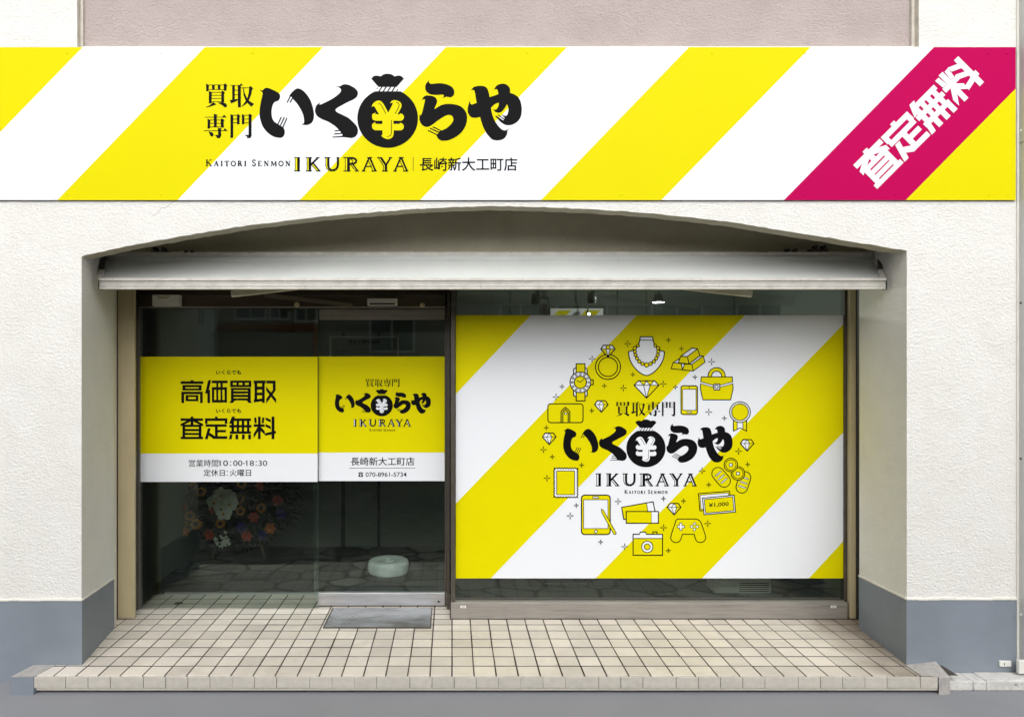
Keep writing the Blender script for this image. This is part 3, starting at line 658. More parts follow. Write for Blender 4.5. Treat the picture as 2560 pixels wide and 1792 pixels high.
b.face([(PX(26, YF - .02), YF - .018, z1), (PX(83, YF - .02), YF - .018, z1), (PX(140, 0), -0.006, z1), (PX(85, 0), -0.006, z1)], M['cement'])
o = b.build('end_block', step); o['label'] = 'end block painted blue grey in front'
b = MB()
fl_, fr_, fm_ = PX(2303, YF), PX(2372, YF), PX(2343, YF)
V = [(fm_, YF - .014, 0), (fr_, YF - .014, 0), (PX(2341, -.006), -.006, 0), (PX(2262, -.006), -.006, 0), (fm_, YF - .014, ZF + .002), (fr_, YF - .014, ZF + .001), (PX(2341, -.006), -.006, ZF + .024), (PX(2262, -.006), -.006, ZF + .003), (fl_, YF - .004, ZF + .001), (fl_, YF - .004, 0.04)]
b.raw(V, [(0, 1, 5, 4), (1, 2, 6, 5), (4, 5, 6, 8), (8, 6, 7)], M['cement'])
o = b.build('end_block', step, bevel=0.006); o['label'] = 'rough bare cement end block'
b = MB(); b.lathe((PX(441, 1.1), 1.14, ZF + 0.0035), [(0.0, 0.001), (0.022, 0.001), (0.03, 0.002), (0.034, 0.0)], M['bronze'], 20); b.build('drain_cover', step)

kerb = MB(); xs = [PX(2338, -0.006), PX(2425, -.1), PX(2458, -.1), PX(2620, -.1)]
for x0, x1 in zip(xs, xs[1:]): kerb.box(x0 + 0.001, x1 - 0.001, -0.13, -0.0055, 0, 0.062 + R.uniform(-0.003, 0.003), M['kerb'])
struct(kerb.build('kerb', None, bevel=0.008))

plate = thing('door_plate', 'scuffed grey metal plate let into the tiles before the door', 'floor plate')
b = MB(); b.box(PLATE[0], PLATE[1], PLATE[2], PLATE[3], ZF - 0.005, ZF + 0.0065, M['mat_plate']); b.build('plate', plate)
b = MB(); e = 0.010
for x0, x1, y0, y1 in ((PLATE[0] - e, PLATE[0], PLATE[2], PLATE[3]), (PLATE[1], PLATE[1] + e, PLATE[2], PLATE[3]), (PLATE[0] - e, PLATE[1] + e, PLATE[2] - 0.007, PLATE[2])):
    b.box(x0 + .0005, x1 - .0005, y0, y1, ZF - 0.006, ZF + 0.009, M['bronze'])
b.build('rim', plate)

# ------------------------------------------------------------------ sign board
SY = -0.014
sign = thing('shop_sign', 'long white signboard with yellow diagonal stripes and money bag logo across the facade', 'sign')
d = Decal(SY)
T, Bm = 118.5, 500.5
X0, X1 = -900, 2539.5
d.STEP = 0
ed = [(-95, -467), (207, -165), (512, 143), (808, 444), (1115, 749), (1418, 1050), (1722.6, 1352.5), (2027, 1653.5), (2335, 1960)]
def band(a, c, m): d.fill([(a[0], T), (c[0], T), (c[1], Bm), (a[1], Bm)], m)
d.fill([(X0, T), (-1001+611, T), (-758, Bm), (X0, Bm)], WH); 
d.fill([(-390, T), (-95, T), (-467, Bm), (-758, Bm)], YE)
cols = [WH, YE, WH, YE, WH, YE, WH, YE, WH]
# bands between successive edges: (-95..207) yellow first
seq = [(-95, -467)] + ed[1:]
mats_ = [YE, WH, YE, WH, YE, WH, YE, WH]
d.mb = MB(); d.k = 0
d.fill([(X0, T), (-400, T), (-772, Bm), (X0, Bm)], YE); d.fill([(-400, T), (-95, T), (-467, Bm), (-772, Bm)], WH)
for a, c, m in zip(seq, seq[1:], mats_): band(a, c, m)
d.fill([(2335, T), (X1, T), (X1, 222), (2264.5, Bm), (1960, Bm)], MG)
d.fill([(X1, 222), (X1, Bm), (2264.5, Bm)], YE)
x0, x1, z0, z1 = PX(X0, SY), PX(X1, SY), PZ(Bm, SY), PZ(T, SY)
for f in ([(x0, SY, z0), (x1, SY, z0), (x1, -0.001, z0), (x0, -0.001, z0)], [(x0, SY, z1), (x1, SY, z1), (x1, -0.001, z1), (x0, -0.001, z1)], [(x1, SY, z0), (x1, SY, z1), (x1, -0.001, z1), (x1, -0.001, z0)]):
    d.mb.face(f, M['sign_edge'])
d.mb.build('panel', sign)
d = Decal(SY - 0.0008); draw_logo(d, YE); d.build('logo', sign)
d = Decal(SY - 0.0008)
dx = lambda p: [(x / 10.04 + 500, y / 10.04 + 200) for x, y in p]
for ch in '買取専門':
    for gph in MINCHO[ch]: d.fill(dx(gph), BK)
d.build('trade_lettering', sign)
Decal.LW = 1.15; d = Decal(SY - 0.0008); ikuraya(d, 500 + 1000 / 4.2519, 380 + 58 / 4.2519, 500 + 2205 / 4.2519, 380 + 207 / 4.2519, YE); d.build('name_lettering', sign)
d = Decal(SY - 0.0008); kaitori(d, 500 + 62 / 4.2519, 380 + 85 / 4.2519, 500 + 960 / 4.2519, 380 + 150 / 4.2519, False); d.build('trade_word', sign)
d = Decal(SY - 0.0008); kaitori(d, 500 + 62 / 4.2519, 380 + 85 / 4.2519, 500 + 960 / 4.2519, 380 + 150 / 4.2519, True); d.build('speciality_word', sign)
Decal.LW = 1.0; d = Decal(SY - 0.0008); d.text('長崎新大工町店', 1050, 394, 1293, 428, BK, bold=0.014); d.line([(1033, 393), (1033, 428)], 1.2, BK, cap=False); d.build('branch_lettering', sign)
d = Decal(SY - 0.0008)
s45 = math.sqrt(0.5)
def diag(x, y):   # door-film coordinates -> rotated on the magenta band
    u = -240 + (x - 92) / (2008 - 92) * 1322; v = 1375 + (y - 1053) / (1508 - 1053) * 308
    zx = (u + v) * s45; zy = (v - u) * s45
    return (zx / 3.479 + 1900, zy / 3.479 + 80)
for poly, hol in BOLD_BOTTOM:
    d.fill([diag(*p) for p in grow(poly, 9)], WH, [[diag(*p) for p in h] for h in hol])
o = d.build('banner_lettering', sign); o['label'] = 'white slanted lettering on the magenta band'
def rivet_m(px, py):     # rivet caps match the film they sit on
    t = (px - (207 - (py - T) * 369 / 382)) % 606.5
    x45 = px + (py - T) * 0.98
    if x45 > 2642: return YE
    if x45 > 2335: return MG
    return WH if t < 304 else YE
for px in list(range(-60, 2500, 230)) + [2520]:
    for py in (133, 487):
        b = MB(); b.lathe((PX(px + R.uniform(-3, 3), SY), SY - 0.0005, PZ(py, SY)), [(0.0001, 0.002), (0.004, 0.0018), (0.006, 0.0005), (0.0062, 0)], rivet_m(px, py), 12, 'y'); b.build('rivet', sign)

# ------------------------------------------------------------------ awning
awn = thing('awning', 'retracted off white fabric awning with ribbed front rail under the arch', 'awning')
b = MB(); NX, NY = 80, 8
xa0, xa1 = PX(250, 0.22), PX(2210, 0.22); xb0, xb1 = PX(266, 0.42), PX(2192, 0.42)
V = []; F = []
for j in range(NY + 1):
    t = j / NY
    for i in range(NX + 1):
        s_ = i / NX
        x = (xa0 + (xa1 - xa0) * s_) * (1 - t) + (xb0 + (xb1 - xb0) * s_) * t
        y = 0.225 + (0.42 - 0.225) * t
        zf = 2.535; zb = 2.69 + 0.008 * s_
        z = zf + (zb - zf) * t - 0.016 * math.sin(math.pi * t) + 0.0015 * math.sin(s_ * 40 + t * 3)
        V.append((x, y, z))
for j in range(NY):
    for i in range(NX): a = j * (NX + 1) + i; F.append((a, a + 1, a + NX + 2, a + NX + 1))
b.raw(V, F, M['cloth'], smooth=True); b.build('fabric', awn)
b = MB(); xf0, xf1 = PX(248, 0.2), PX(2215, 0.2)
b.box(xf0, xf1, 0.195, 0.245, 2.524, 2.543, M['awning_metal'])
prof = 2.519
for k in range(5): b.box(xf0, xf1, 0.199 + (0.004 if k % 2 else 0), 0.243, prof - 0.0095, prof, M['awning_metal']); prof -= 0.0098
b.build('front_rail', awn, bevel=0.0015)
for x, s_ in ((xf0, -1), (xf1, 1)):
    b = MB(); z = 2.497
    b.raw([(x + s_ * .001, 0.19, z - .030), (x + s_ * .001, 0.19, z + .034), (x + s_ * .001, 0.25, z + .034), (x + s_ * .001, 0.25, z - .030),
           (x + s_ * .012, 0.215, z - .005), (x + s_ * .012, 0.215, z + .008), (x + s_ * .012, 0.235, z + .008), (x + s_ * .012, 0.235, z - .005)],
          [(0, 1, 5, 4), (1, 2, 6, 5), (2, 3, 7, 6), (3, 0, 4, 7), (4, 5, 6, 7)], M['black']); b.build('end_cap', awn)
b = MB(); b.tube([(xb0 - 0.01, 0.435, 2.70), (xb1 + 0.01, 0.435, 2.707)], 0.032, M['cloth'], 14); b.box(xb0, xb1, 0.41, 0.498, 2.708, 2.745, M['awning_metal']); b.build('roller', awn)
for pts in ([(578, 735), (836, 728)], [(1880, 735), (1616, 728)]):
    (p0, q0), (p1, q1) = pts; b = MB()
    a = (PX(p0, 0.33), 0.33, PZ(q0, 0.33)); c = (PX(p1, 0.44), 0.44, PZ(q1 - 22, 0.44))
    b.bar(a, c, 0.035, 0.045, M['arm_metal']); b.build('folding_arm', awn, bevel=0.006)
for p0, q0, w in ((381, 622, 42), (462, 630, 30), (1958, 626, 34), (2025, 617, 40)):
    b = MB(); Y = 0.45; x = PX(p0, Y); z = PZ(q0 + 6, Y); W = w / S(Y)
    b.box(x, x + W, Y - 0.03, 0.498, z - 0.03, z, M['bronze'])
    b.box(x - 0.01, x + W + 0.01, Y - 0.035, Y - 0.02, z - 0.036, z - 0.022, M['bronze'])
    for f in (0.25, 0.75): b.lathe((x + W * f, Y - 0.03, z + 0.012), [(0.0001, 0.01), (0.012, 0.01), (0.012, -0.04)], M['black'], 12, 'y')
    b.build('bracket', awn, bevel=0.003)
b = MB(); b.bar((PX(262, 0.44), 0.42, 2.73), (PX(256, 0.3), 0.30, 2.60), 0.03, 0.05, M['bronze']); b.bar((PX(256, 0.3), 0.30, 2.60), (PX(250, 0.22), 0.23, 2.53), 0.03, 0.03, M['awning_metal']); b.build('side_bracket', awn)
b = MB(); b.bar((PX(2196, 0.44), 0.42, 2.73), (PX(2200, 0.3), 0.30, 2.60), 0.03, 0.05, M['bronze']); b.bar((PX(2200, 0.3), 0.30, 2.60), (PX(2210, 0.22), 0.23, 2.53), 0.03, 0.03, M['awning_metal']); b.build('side_bracket', awn)

# ------------------------------------------------------------------ shutter guide posts
def post(p0, p1, Y, m, nm, par, y1=0.95, z0=ZF + 0.003):
    b = MB(); b.box(PX(p0, Y), PX(p1, Y), Y, y1, z0, 2.598, m); return b.build(nm, par, bevel=0.004)
gl = thing('shutter_guide_post', 'beige shutter guide post left of the glass doors', 'post', 'shutter guide posts'); post(294, 336, 0.80, M['beige'], 'post', gl, 0.83)
b = MB(); b.box(-2.458, -2.402, 0.831, 1.02, ZF + 0.003, 2.598, M['bronze']); b.build('side_channel', gl)
gr = thing('shutter_guide_post', 'beige shutter guide post right of the striped window', 'post', 'shutter guide posts'); post(2125, 2140, 0.80, M['beige'], 'post', gr, 0.838)
b = MB(); b.box(PX(2141, .8), PX(2147, 0.8), 0.815, 0.90, ZF + 0.003, 2.598, M['bronze']); b.build('side_channel', gr)

# ------------------------------------------------------------------ door frame with header
df = thing('door_frame', 'brown metal door header and slim jamb framing the glass entrance', 'door frame')
HZ = PZ(769, 1.02)
b = MB(); b.box(PX(347, 1.0), PX(1112, 1.0), 1.0, 1.16, HZ, 2.598, M['brown'])
b.box(PX(347, 1.0), PX(1112, 1.0), 0.985, 0.999, HZ + 0.085, HZ + 0.10, M['bronze']); b.box(PX(347, 1.0), PX(1112, 1.0), 0.975, 0.999, HZ + 0.135, 2.598, M['bronze'])
b.build('header', df, bevel=0.002)
b = MB(); b.box(PX(347, .985), PX(1112, .985), 0.985, 0.999, HZ - 0.004, HZ + 0.006, M['alu']); b.build('header_trim', df)
b = MB(); b.box(PX(1117, 1.0), PX(1124, 1.0), 1.0, 1.12, ZF + 0.003, 2.598, M['bronze']); b.build('jamb_post', df)
b = MB(); b.box(PX(348, 1.03), PX(352, 1.03), 1.01, 1.06, ZF + 0.003, HZ, M['alu']); b.build('wall_channel', df)
for px, py in ((741, 761), (1056, 762)):
    b = MB(); b.lathe((PX(px, 0.97), 0.984, PZ(py, 0.97)), [(0.0001, 0.012), (0.014, 0.012), (0.019, 0.007), (0.019, -0.012)], M['cream'], 24, 'y'); b.build('stopper', df)
b = MB(); b.bar((PX(660, 0.97), 0.985, 2.505), (PX(880, 0.98), 0.99, HZ + 0.015), 0.02, 0.03, M['bronze_l']); b.build('slanted_rail', df)
b = MB(); b.box(PX(385, .96), PX(452, .96), 0.93, 0.984, HZ + 0.008, PZ(738, .96), M['white_plastic']); b.tube([(PX(395, .93), 0.925, PZ(740, .93)), (PX(398, .93), 0.925, PZ(747, .93)), (PX(418, .93), 0.925, PZ(747, .93)), (PX(424, .93), 0.925, PZ(741, .93))], 0.004, M['cream'], 8); b.build('junction_box', df)
ds = thing('door_sensor', 'small white motion sensor box on the door header', 'sensor')
b = MB(); Y = 0.93; b.box(PX(918, Y), PX(993, Y), Y, 0.984, PZ(763, Y), PZ(746, Y), M['white_plastic']); b.build('housing', ds, bevel=0.004)
b = MB(); b.box(PX(924, Y), PX(987, Y), Y - 0.002, Y - 0.0003, PZ(762, Y), PZ(758, Y), M['black']); b.build('lens', ds)

b = MB(); b.box(-2.45, -2.412, 1.05, 1.37, ZF + 0.003, HZ, M['black']); b.build('return_panel', df)
# ------------------------------------------------------------------ glass panes
def pane(x0, x1, y, z0, z1, m, nm, par, t=0.008):
    b = MB()
    b.face([(x0, y, z0), (x1, y, z0), (x1, y, z1), (x0, y, z1)], m)
    b.face([(x0, y + t, z0), (x0, y + t, z1), (x1, y + t, z1), (x1, y + t, z0)], m)
    for f in ([(x0, y, z0), (x0, y + t, z0), (x0, y + t, z1), (x0, y, z1)], [(x1, y, z0), (x1, y, z1), (x1, y + t, z1), (x1, y + t, z0)]): b.face(f, M['glass_edge'])
    return b.build(nm, par)

side = thing('side_glass', 'fixed glass panel left of the sliding door with yellow opening hours film', 'glass panel')
GY = 1.03
pane(PX(352, GY), PX(795, GY), GY, ZF + 0.004, HZ - 0.001, M['glass_door'], 'glass', side)
FY = GY - 0.0015
d = Decal(FY); d.STEP = 0
d.fill(rect(343, 891.5, 794, 1133.5), YE); d.fill(rect(343, 1133.5, 794, 1204), WH)
film = d.build('film', side)
E_ = lambda p: [(x / 8.035 + 440, y / 8.035 + 910) for x, y in p]
FT = FY - 0.0006
d = Decal(FT)
for poly, hol in BOLD_TOP: d.fill(E_(poly), BK, [E_(h) for h in hol])
d.build('headline', film)
d = Decal(FT)
for poly, hol in BOLD_BOTTOM: d.fill(E_(poly), BK, [E_(h) for h in hol])
d.build('headline', film)
d = Decal(FT); d.text('いくらでも', 540, 925, 603, 936.5, BK, bold=0.03); d.build('small_lettering', film)
d = Decal(FT); d.text('いくらでも', 540, 1021, 603, 1032.5, BK, bold=0.03); d.build('small_lettering', film)
d = Decal(FT); d.text('営業時間', 472, 1148.5, 545.5, 1166.5, BK, bold=0.004)
d.text('10', 549, 1150.5, 570, 1164.5, BK, bold=0.003); d.text('00', 583, 1150.5, 606, 1164.5, BK, bold=0.003); d.text('18', 616, 1150.5, 635, 1164.5, BK, bold=0.003); d.text('30', 646, 1150.5, 668, 1164.5, BK, bold=0.003)
for x_ in (576.5, 640.5): d.fill(circ(x_, 1153.5, 1.5, 10), BK); d.fill(circ(x_, 1162.5, 1.5, 10), BK)
d.line([(546.6, 1153.8), (550.2, 1151)], 1.4, BK, cap=False); d.line([(614.2, 1153.8), (617.4, 1151)], 1.4, BK, cap=False)
d.line([(607.5, 1158), (613, 1158)], 1.8, BK, cap=False); d.build('hours_lettering', film)
d = Decal(FT); d.text('定休日', 509, 1173, 562, 1190, BK, bold=0.010); d.text('火曜日', 574, 1173, 627.5, 1190, BK, bold=0.010)
for y_ in (1177.5, 1187): d.fill(circ(568, y_, 1.5, 10), BK)
d.build('closing_day_lettering', film)

door = thing('sliding_door', 'glass sliding door with yellow logo film and steel bottom rail', 'door')
DY = 1.075
pane(PX(785, DY), PX(1112, DY), DY, PZ(1484, DY), PZ(799, DY), M['glass_door'], 'glass', door)
b = MB(); b.box(PX(793, 1.055), PX(1112, 1.055), 1.055, 1.10, PZ(1513, 1.055), PZ(1482, 1.055), M['steel']); r_ = b.build('bottom_rail', door, bevel=0.002)
b = MB(); b.lathe((PX(1096, 1.055), 1.055, PZ(1503, 1.055)), [(0.0001, 0.004), (0.006, 0.004), (0.008, 0.0)], M['black'], 14, 'y'); b.box(PX(1096, 1.05), PX(1101, 1.05), 1.0500, 1.0545, PZ(1505, 1.05), PZ(1503, 1.05), M['black']); b.build('lock', r_)
b = MB(); b.box(PX(797, 1.06), PX(1112, 1.06), 1.06, 1.10, PZ(799, 1.06), PZ(772, 1.06), M['alu_sill']); b.build('top_rail', door, bevel=0.002)
b = MB(); b.box(PX(1112, 1.06), PX(1116, 1.06), 1.06, 1.10, PZ(1513, 1.06), PZ(772, 1.06), M['bronze']); b.build('edge_stile', door)
FY = DY - 0.0015
d = Decal(FY); d.STEP = 0
d.fill(rect(796.5, 891, 1111.5, 1131), YE); d.fill(rect(796.5, 1131, 1111.5, 1202), WH)
film = d.build('film', door); FT = FY - 0.0006
def logo_xf(x0, y0, k): return lambda x, y: (x0 + (x - 648.8) * k, y0 + (y - 185) * k)
d = Decal(FT, logo_xf(837, 972.4, 0.3665)); draw_logo(d, WH); d.build('logo', film)
d = Decal(FT)
for ch, xa, xb in zip('買取専門', (914, 936.5, 957.5, 980), (934.5, 957, 979, 999.5)): put_glyph(d, MINCHO[ch], xa, 946.8, xb, 967, BK)
d.build('trade_lettering', film)
Decal.LW = 1.3; d = Decal(FT); ikuraya(d, 883.5, 1048, 1026, 1066, WH); d.build('name_lettering', film); Decal.LW = 1.0
d = Decal(FT); kaitori(d, 924, 1071.5, 988, 1077.5, False); d.build('trade_word', film)
d = Decal(FT); kaitori(d, 924, 1071.5, 988, 1077.5, True); d.build('speciality_word', film)
d = Decal(FT); d.text('長崎新大工町店', 877, 1142.6, 1036, 1163.4, BK, bold=0.010); d.line([(873.7, 1169.6), (1038.3, 1169.6)], 1.1, BK, cap=False); d.build('branch_lettering', film)
d = Decal(FT); d.text('070-8961-5734', 914, 1180, 1016.4, 1191.5, BK, bold=0.01)
q = lambda p: [(895.6 + x * 12.5, 1180 + y * 11.5) for x, y in p]     # telephone mark
d.fill(q([(0, .3), (.05, .1), (.25, 0), (.75, 0), (.95, .1), (1, .3), (.78, .34), (.72, .2), (.28, .2), (.22, .34)]), BK)
d.fill(q([(.25, .3), (.75, .3), (.95, .6), (.95, 1), (.05, 1), (.05, .6)]), BK); d.fill(circ(901.8, 1187.4, 2.1, 14), WH)
d.build('phone_lettering', film)

# ------------------------------------------------------------------ big striped window
win = thing('shop_window', 'large shop window covered by a yellow striped film with icon ring', 'window')
WY = 0.86
b = MB(); zs = PZ(1505, 0.805)
b.box(PX(1127, .80), PX(2119, .80), 0.80, 0.92, ZF + 0.002, zs, M['alu_sill']); sill = b.build('sill', win, bevel=0.003)
b = MB(); b.box(PX(1117 + 10, .8), PX(1138, .8), 0.805, 0.92, zs + .001, 2.598, M['bronze']); b.build('frame_post', win, bevel=0.002)
b = MB(); b.box(PX(2111, .84), PX(2124, .84), 0.839, 0.8575, zs + .001, 2.598, M['bronze']); b.build('frame_post', win, bevel=0.002)
b = MB(); b.box(PX(1138, .8) + .001, PX(2111, .84) - .001, 0.83, 0.8575, 2.57, 2.598, M['bronze']); b.build('frame_head', win)
for p in (1158, 2084):
    b = MB(); Y = 0.7985; b.box(PX(p - 7, Y), PX(p + 7, Y), Y, 0.7999, PZ(1519, Y), PZ(1513, Y), M['white_plastic']); b.box(PX(p - 4, Y), PX(p + 4, Y), Y - .0006, Y - .0001, PZ(1516.6, Y), PZ(1515.4, Y), M['black']); b.build('sticker', sill)
pane(PX(1138, .8), PX(2120, WY), WY, zs - 0.02, 2.571, M['glass_win'], 'glass', win)
b = MB(); Y = .852; b.box(PX(1140, Y), PX(2110, Y), Y, Y + .006, zs + .0005, zs + 0.008, M['bronze']); b.build('gasket', win)
FY = WY - 0.0015
d = Decal(FY); d.STEP = 0
xa, xb, ya, yb = 1139.5, 2111, 788, 1445
d.fill([(xa, ya), (1327, ya), (xa, 985)], YE); d.fill([(1327, ya), (1592, ya), (xa, 1258), (xa, 985)], WH)
d.fill([(1592, ya), (1862, ya), (1227, yb), (xa, yb), (xa, 1258)], YE); d.fill([(1862, ya), (xb, ya), (xb, 808), (1489, yb), (1227, yb)], WH)
d.fill([(xb, 808), (xb, 1078), (1755, yb), (1489, yb)], YE); d.fill([(xb, 1078), (xb, 1349), (2022, yb), (1755, yb)], WH); d.fill([(xb, 1349), (xb, yb), (2022, yb)], YE)
film = d.build('film', win); FT = FY - 0.0006
z3 = lambda x, y: (1340 + x / 4.1, 800 + y / 4.1)
z4 = lambda x, y: (1340 + x / 4.1, 1050 + y / 4.1)
zq = lambda x, y: (1620 + x / 5.739, 820 + y / 5.739)
d = Decal(FT, logo_xf(1407.8, 1048, 0.6463)); draw_logo(d, WH); d.build('logo', film)
d = Decal(FT, z3)
for ch, x0, x1 in zip('買取専門', (818, 975, 1125, 1290), (960, 1125, 1277, 1432)): put_glyph(d, MINCHO[ch], x0, 833, x1, 986, BK)
d.build('trade_lettering', film)
Decal.LW = 1.25; d = Decal(FT, z4); ikuraya(d, 612, 547, 1640, 675, WH); d.build('name_lettering', film)
d = Decal(FT, z4); kaitori(d, 908, 716, 1348, 752, False); d.build('trade_word', film)
d = Decal(FT, z4); kaitori(d, 908, 716, 1348, 752, True); d.build('speciality_word', film)
LW = 9.0; Decal.LW = 1.25
# watch
d = Decal(FT, z3)
for s_ in (1, -1):
    f = lambda x, y: (x, 638 + s_ * (y - 638))
    for mx in (1, -1):
        gx = lambda x, y: (455 + mx * (x - 455), f(x, y)[1])
        d.shape([gx(385, 590), gx(385, 503), gx(412, 486), gx(412, 560)], WH, LW)
    d.shape([f(412, 448), f(502, 448), f(502, 560), f(412, 560)], YE, LW)
d.shape(rect(555, 612, 586, 662), YE, LW); d.shape(circ(455, 638, 106), WH, LW); d.shape(circ(455, 638, 63), YE, LW)
for k in range(12): d.shape(circ(455 + 85 * math.cos(k * math.pi / 6), 638 + 85 * math.sin(k * math.pi / 6), 9, 14), WH, 6)
d.line([(420, 622), (455, 637), (490, 602)], 6, BK); d.build('watch_icon', film)
# ring
d = Decal(FT, z3); d.shape(circ(738, 480, 128, 48), YE, LW); d.shape(circ(738, 480, 98, 44), YE, LW)
d.fill([(690, 258), (783, 258), (810, 298), (738, 380), (664, 298)], WH); d.fill([(724, 258), (752, 258), (760, 298), (717, 298)], YE)
d.fill([(668, 298), (717, 298), (735, 375)], YE); d.fill([(760, 298), (808, 298), (742, 375)], YE)
d.shape([(690, 258), (783, 258), (810, 298), (738, 380), (664, 298)], None, LW); d.line([(664, 298), (810, 298)], 6, BK)
d.line([(724, 258), (717, 298), (738, 376)], 6, BK); d.line([(752, 258), (760, 298), (738, 376)], 6, BK); d.build('ring_icon', film)
# necklace
d = Decal(FT, z3)
bust = smooth_path([(1067,180,C),(1075,172),(1190,172),(1198,180,C),(1203,215),(1218,255),(1250,300),(1318,325,C),(1305,400),(1265,475),(1200,540),(1133,568),(1066,540),(1000,475),(960,400),(948,325,C),(1015,300),(1047,255),(1062,215)], 5)
d.shape(bust, WH, LW); d.line([(1066, 206), (1199, 206)], 6, BK)
for x, y, r in ((1046,262,15),(1221,262,15),(1012,288,18),(1013,323,17),(1020,358,17),(1035,393,17),(1058,424,17),(1092,448,18),(1174,448,18),(1208,424,17),(1232,393,17),(1247,358,17),(1253,323,17),(1252,288,18),(1133,460,23)):
    d.shape(circ(x, y, r, 18), YE, 7)
d.build('necklace_icon', film)
# gold bars
d = Decal(FT, zq); w = 11
for pts, m in (([(360,495),(450,440),(475,510)],WH), ([(470,405),(630,285),(710,297),(565,410)],WH), ([(565,410),(710,297),(745,395),(588,515)],YE), ([(470,405),(565,410),(588,515),(435,497)],YE), ([(360,495),(475,510),(495,598),(333,582)],YE),
               ([(475,510),(528,515),(495,598)],WH), ([(588,515),(625,490),(745,397),(792,400),(628,520)],WH), ([(628,520),(792,400),(818,490),(650,615)],YE), ([(525,515),(628,520),(650,615),(495,598)],YE)): d.shape(pts, m, w)
d.build('gold_bar_icon', film)
# handbag
d = Decal(FT, zq)
d.shape([(862, 700)] + circ(985, 690, 123, 24, a0=180, a1=360) + [(1108, 700)], YE, w); d.shape([(912, 700)] + circ(985, 692, 73, 20, a0=180, a1=360) + [(1058, 700)], WH, w)
d.shape([(765,700),(1208,700),(1214,770),(1220,870),(1185,1028),(787,1028),(752,870),(757,770)], YE, w)
d.line([(752, 782), (940, 835), (1035, 835), (1220, 782)], 30, BK, cap=False); d.line([(748, 782), (940, 835), (1035, 835), (1224, 782)], 14, WH, cap=False)
d.shape(rrect(943, 800, 1030, 888, 12), WH, w); d.shape(rect(962, 820, 1005, 865), WH, 9); d.build('handbag_icon', film)
# phone
d = Decal(FT, zq); d.shape(rrect(475, 828, 708, 1238, 30), YE, 13); d.shape(rect(498, 877, 688, 1178), WH, 7); d.fill(circ(592, 853, 10, 16), BK); d.shape(rrect(560, 1196, 625, 1215, 9), WH, 7); d.build('phone_icon', film)
# medal
d = Decal(FT, zq); d.shape([(1225,1330),(1225,1478),(1320,1430),(1415,1478),(1415,1330)], YE, w); d.shape([(1280,1330),(1280,1449),(1320,1430),(1362,1450),(1362,1330)], WH, 8)
d.shape(circ(1320, 1205, 148, 48), WH, 11); d.shape([(1320 + (126 if k % 2 else 112) * math.cos(k * math.pi / 26), 1205 + (126 if k % 2 else 112) * math.sin(k * math.pi / 26)) for k in range(52)], YE, 8); d.build('medal_icon', film)
# diamonds
d = Decal(FT, z3); out = [(1050, 622), (1217, 622), (1260, 668), (1133, 800), (1005, 668)]
d.fill(out, WH); d.fill([(1065, 622), (1133, 622), (1103, 668)], YE); d.fill([(1133, 622), (1205, 622), (1170, 668)], YE); d.fill([(1170, 668), (1258, 668), (1135, 797)], YE)
d.shape(out, None, LW); d.line([(1005, 668), (1260, 668)], 6, BK); d.line([(1060, 624), (1103, 668), (1133, 624), (1170, 668), (1208, 624)], 6, BK); d.line([(1103, 668), (1133, 798), (1170, 668)], 6, BK); d.build('diamond_icon', film)
for f, cx, cy in ((z3, 670, 884), (z4, 136, 190), (z4, 2164, 257), (z4, 1416, 910)):
    d = Decal(FT, f); o_ = [(cx - 42, cy - 58), (cx + 42, cy - 58), (cx + 70, cy - 18), (cx, cy + 60), (cx - 70, cy - 18)]
    d.fill(o_, WH); d.fill([(cx, cy - 58), (cx + 42, cy - 58), (cx + 70, cy - 18), (cx, cy + 60), (cx + 27, cy - 18)], YE)
    d.shape(o_, None, LW); d.line([(cx - 70, cy - 18), (cx + 70, cy - 18)], 5, BK); d.line([(cx, cy + 58), (cx - 27, cy - 18), (cx, cy - 56), (cx + 27, cy - 18), (cx, cy + 58)], 5, BK); d.build('diamond_icon', film)
# wallet
d = Decal(FT, z3); d.shape(rrect(122, 858, 482, 1050, 28), YE, LW); d.shape([(257,1050),(257,940),(272,918),(302,895),(332,918),(347,940),(347,1050)], YE, LW); d.shape([(275,1050),(275,945),(302,915),(330,945),(330,1050)], YE, LW); d.shape(circ(302, 957, 11, 16), WH, 6); d.build('wallet_icon', film)
# stamp
d = Decal(FT, z4); pts = []
x0, y0, x1, y1 = 184, 491, 428, 791; nx_, ny_ = 18, 22
for k in range(nx_): pts.append((x0 + (x1 - x0) * k / nx_, y0 + (8 if k % 2 else -4)))
for k in range(ny_): pts.append((x1 - (8 if k % 2 else -4), y0 + (y1 - y0) * k / ny_))
for k in range(nx_): pts.append((x1 - (x1 - x0) * k / nx_, y1 - (8 if k % 2 else -4)))
for k in range(ny_): pts.append((x0 + (8 if k % 2 else -4), y1 - (y1 - y0) * k / ny_))
d.shape(pts, WH, 8); d.shape(rect(212, 520, 395, 762), YE, 6); d.build('stamp_icon', film)
# tablet with pen
d = Decal(FT, z4); d.shape(rrect(467, 768, 760, 1170, 32), YE, 10); d.shape(rect(488, 814, 738, 1110), WH, 6); d.shape(rrect(580, 782, 645, 800, 9), WH, 6); d.shape(circ(613, 1140, 16, 20), WH, 6)
d.shape([(668,912),(680,914),(695,930),(822,1155),(815,1170),(798,1168),(676,952)], YE, 6); d.build('tablet_icon', film)
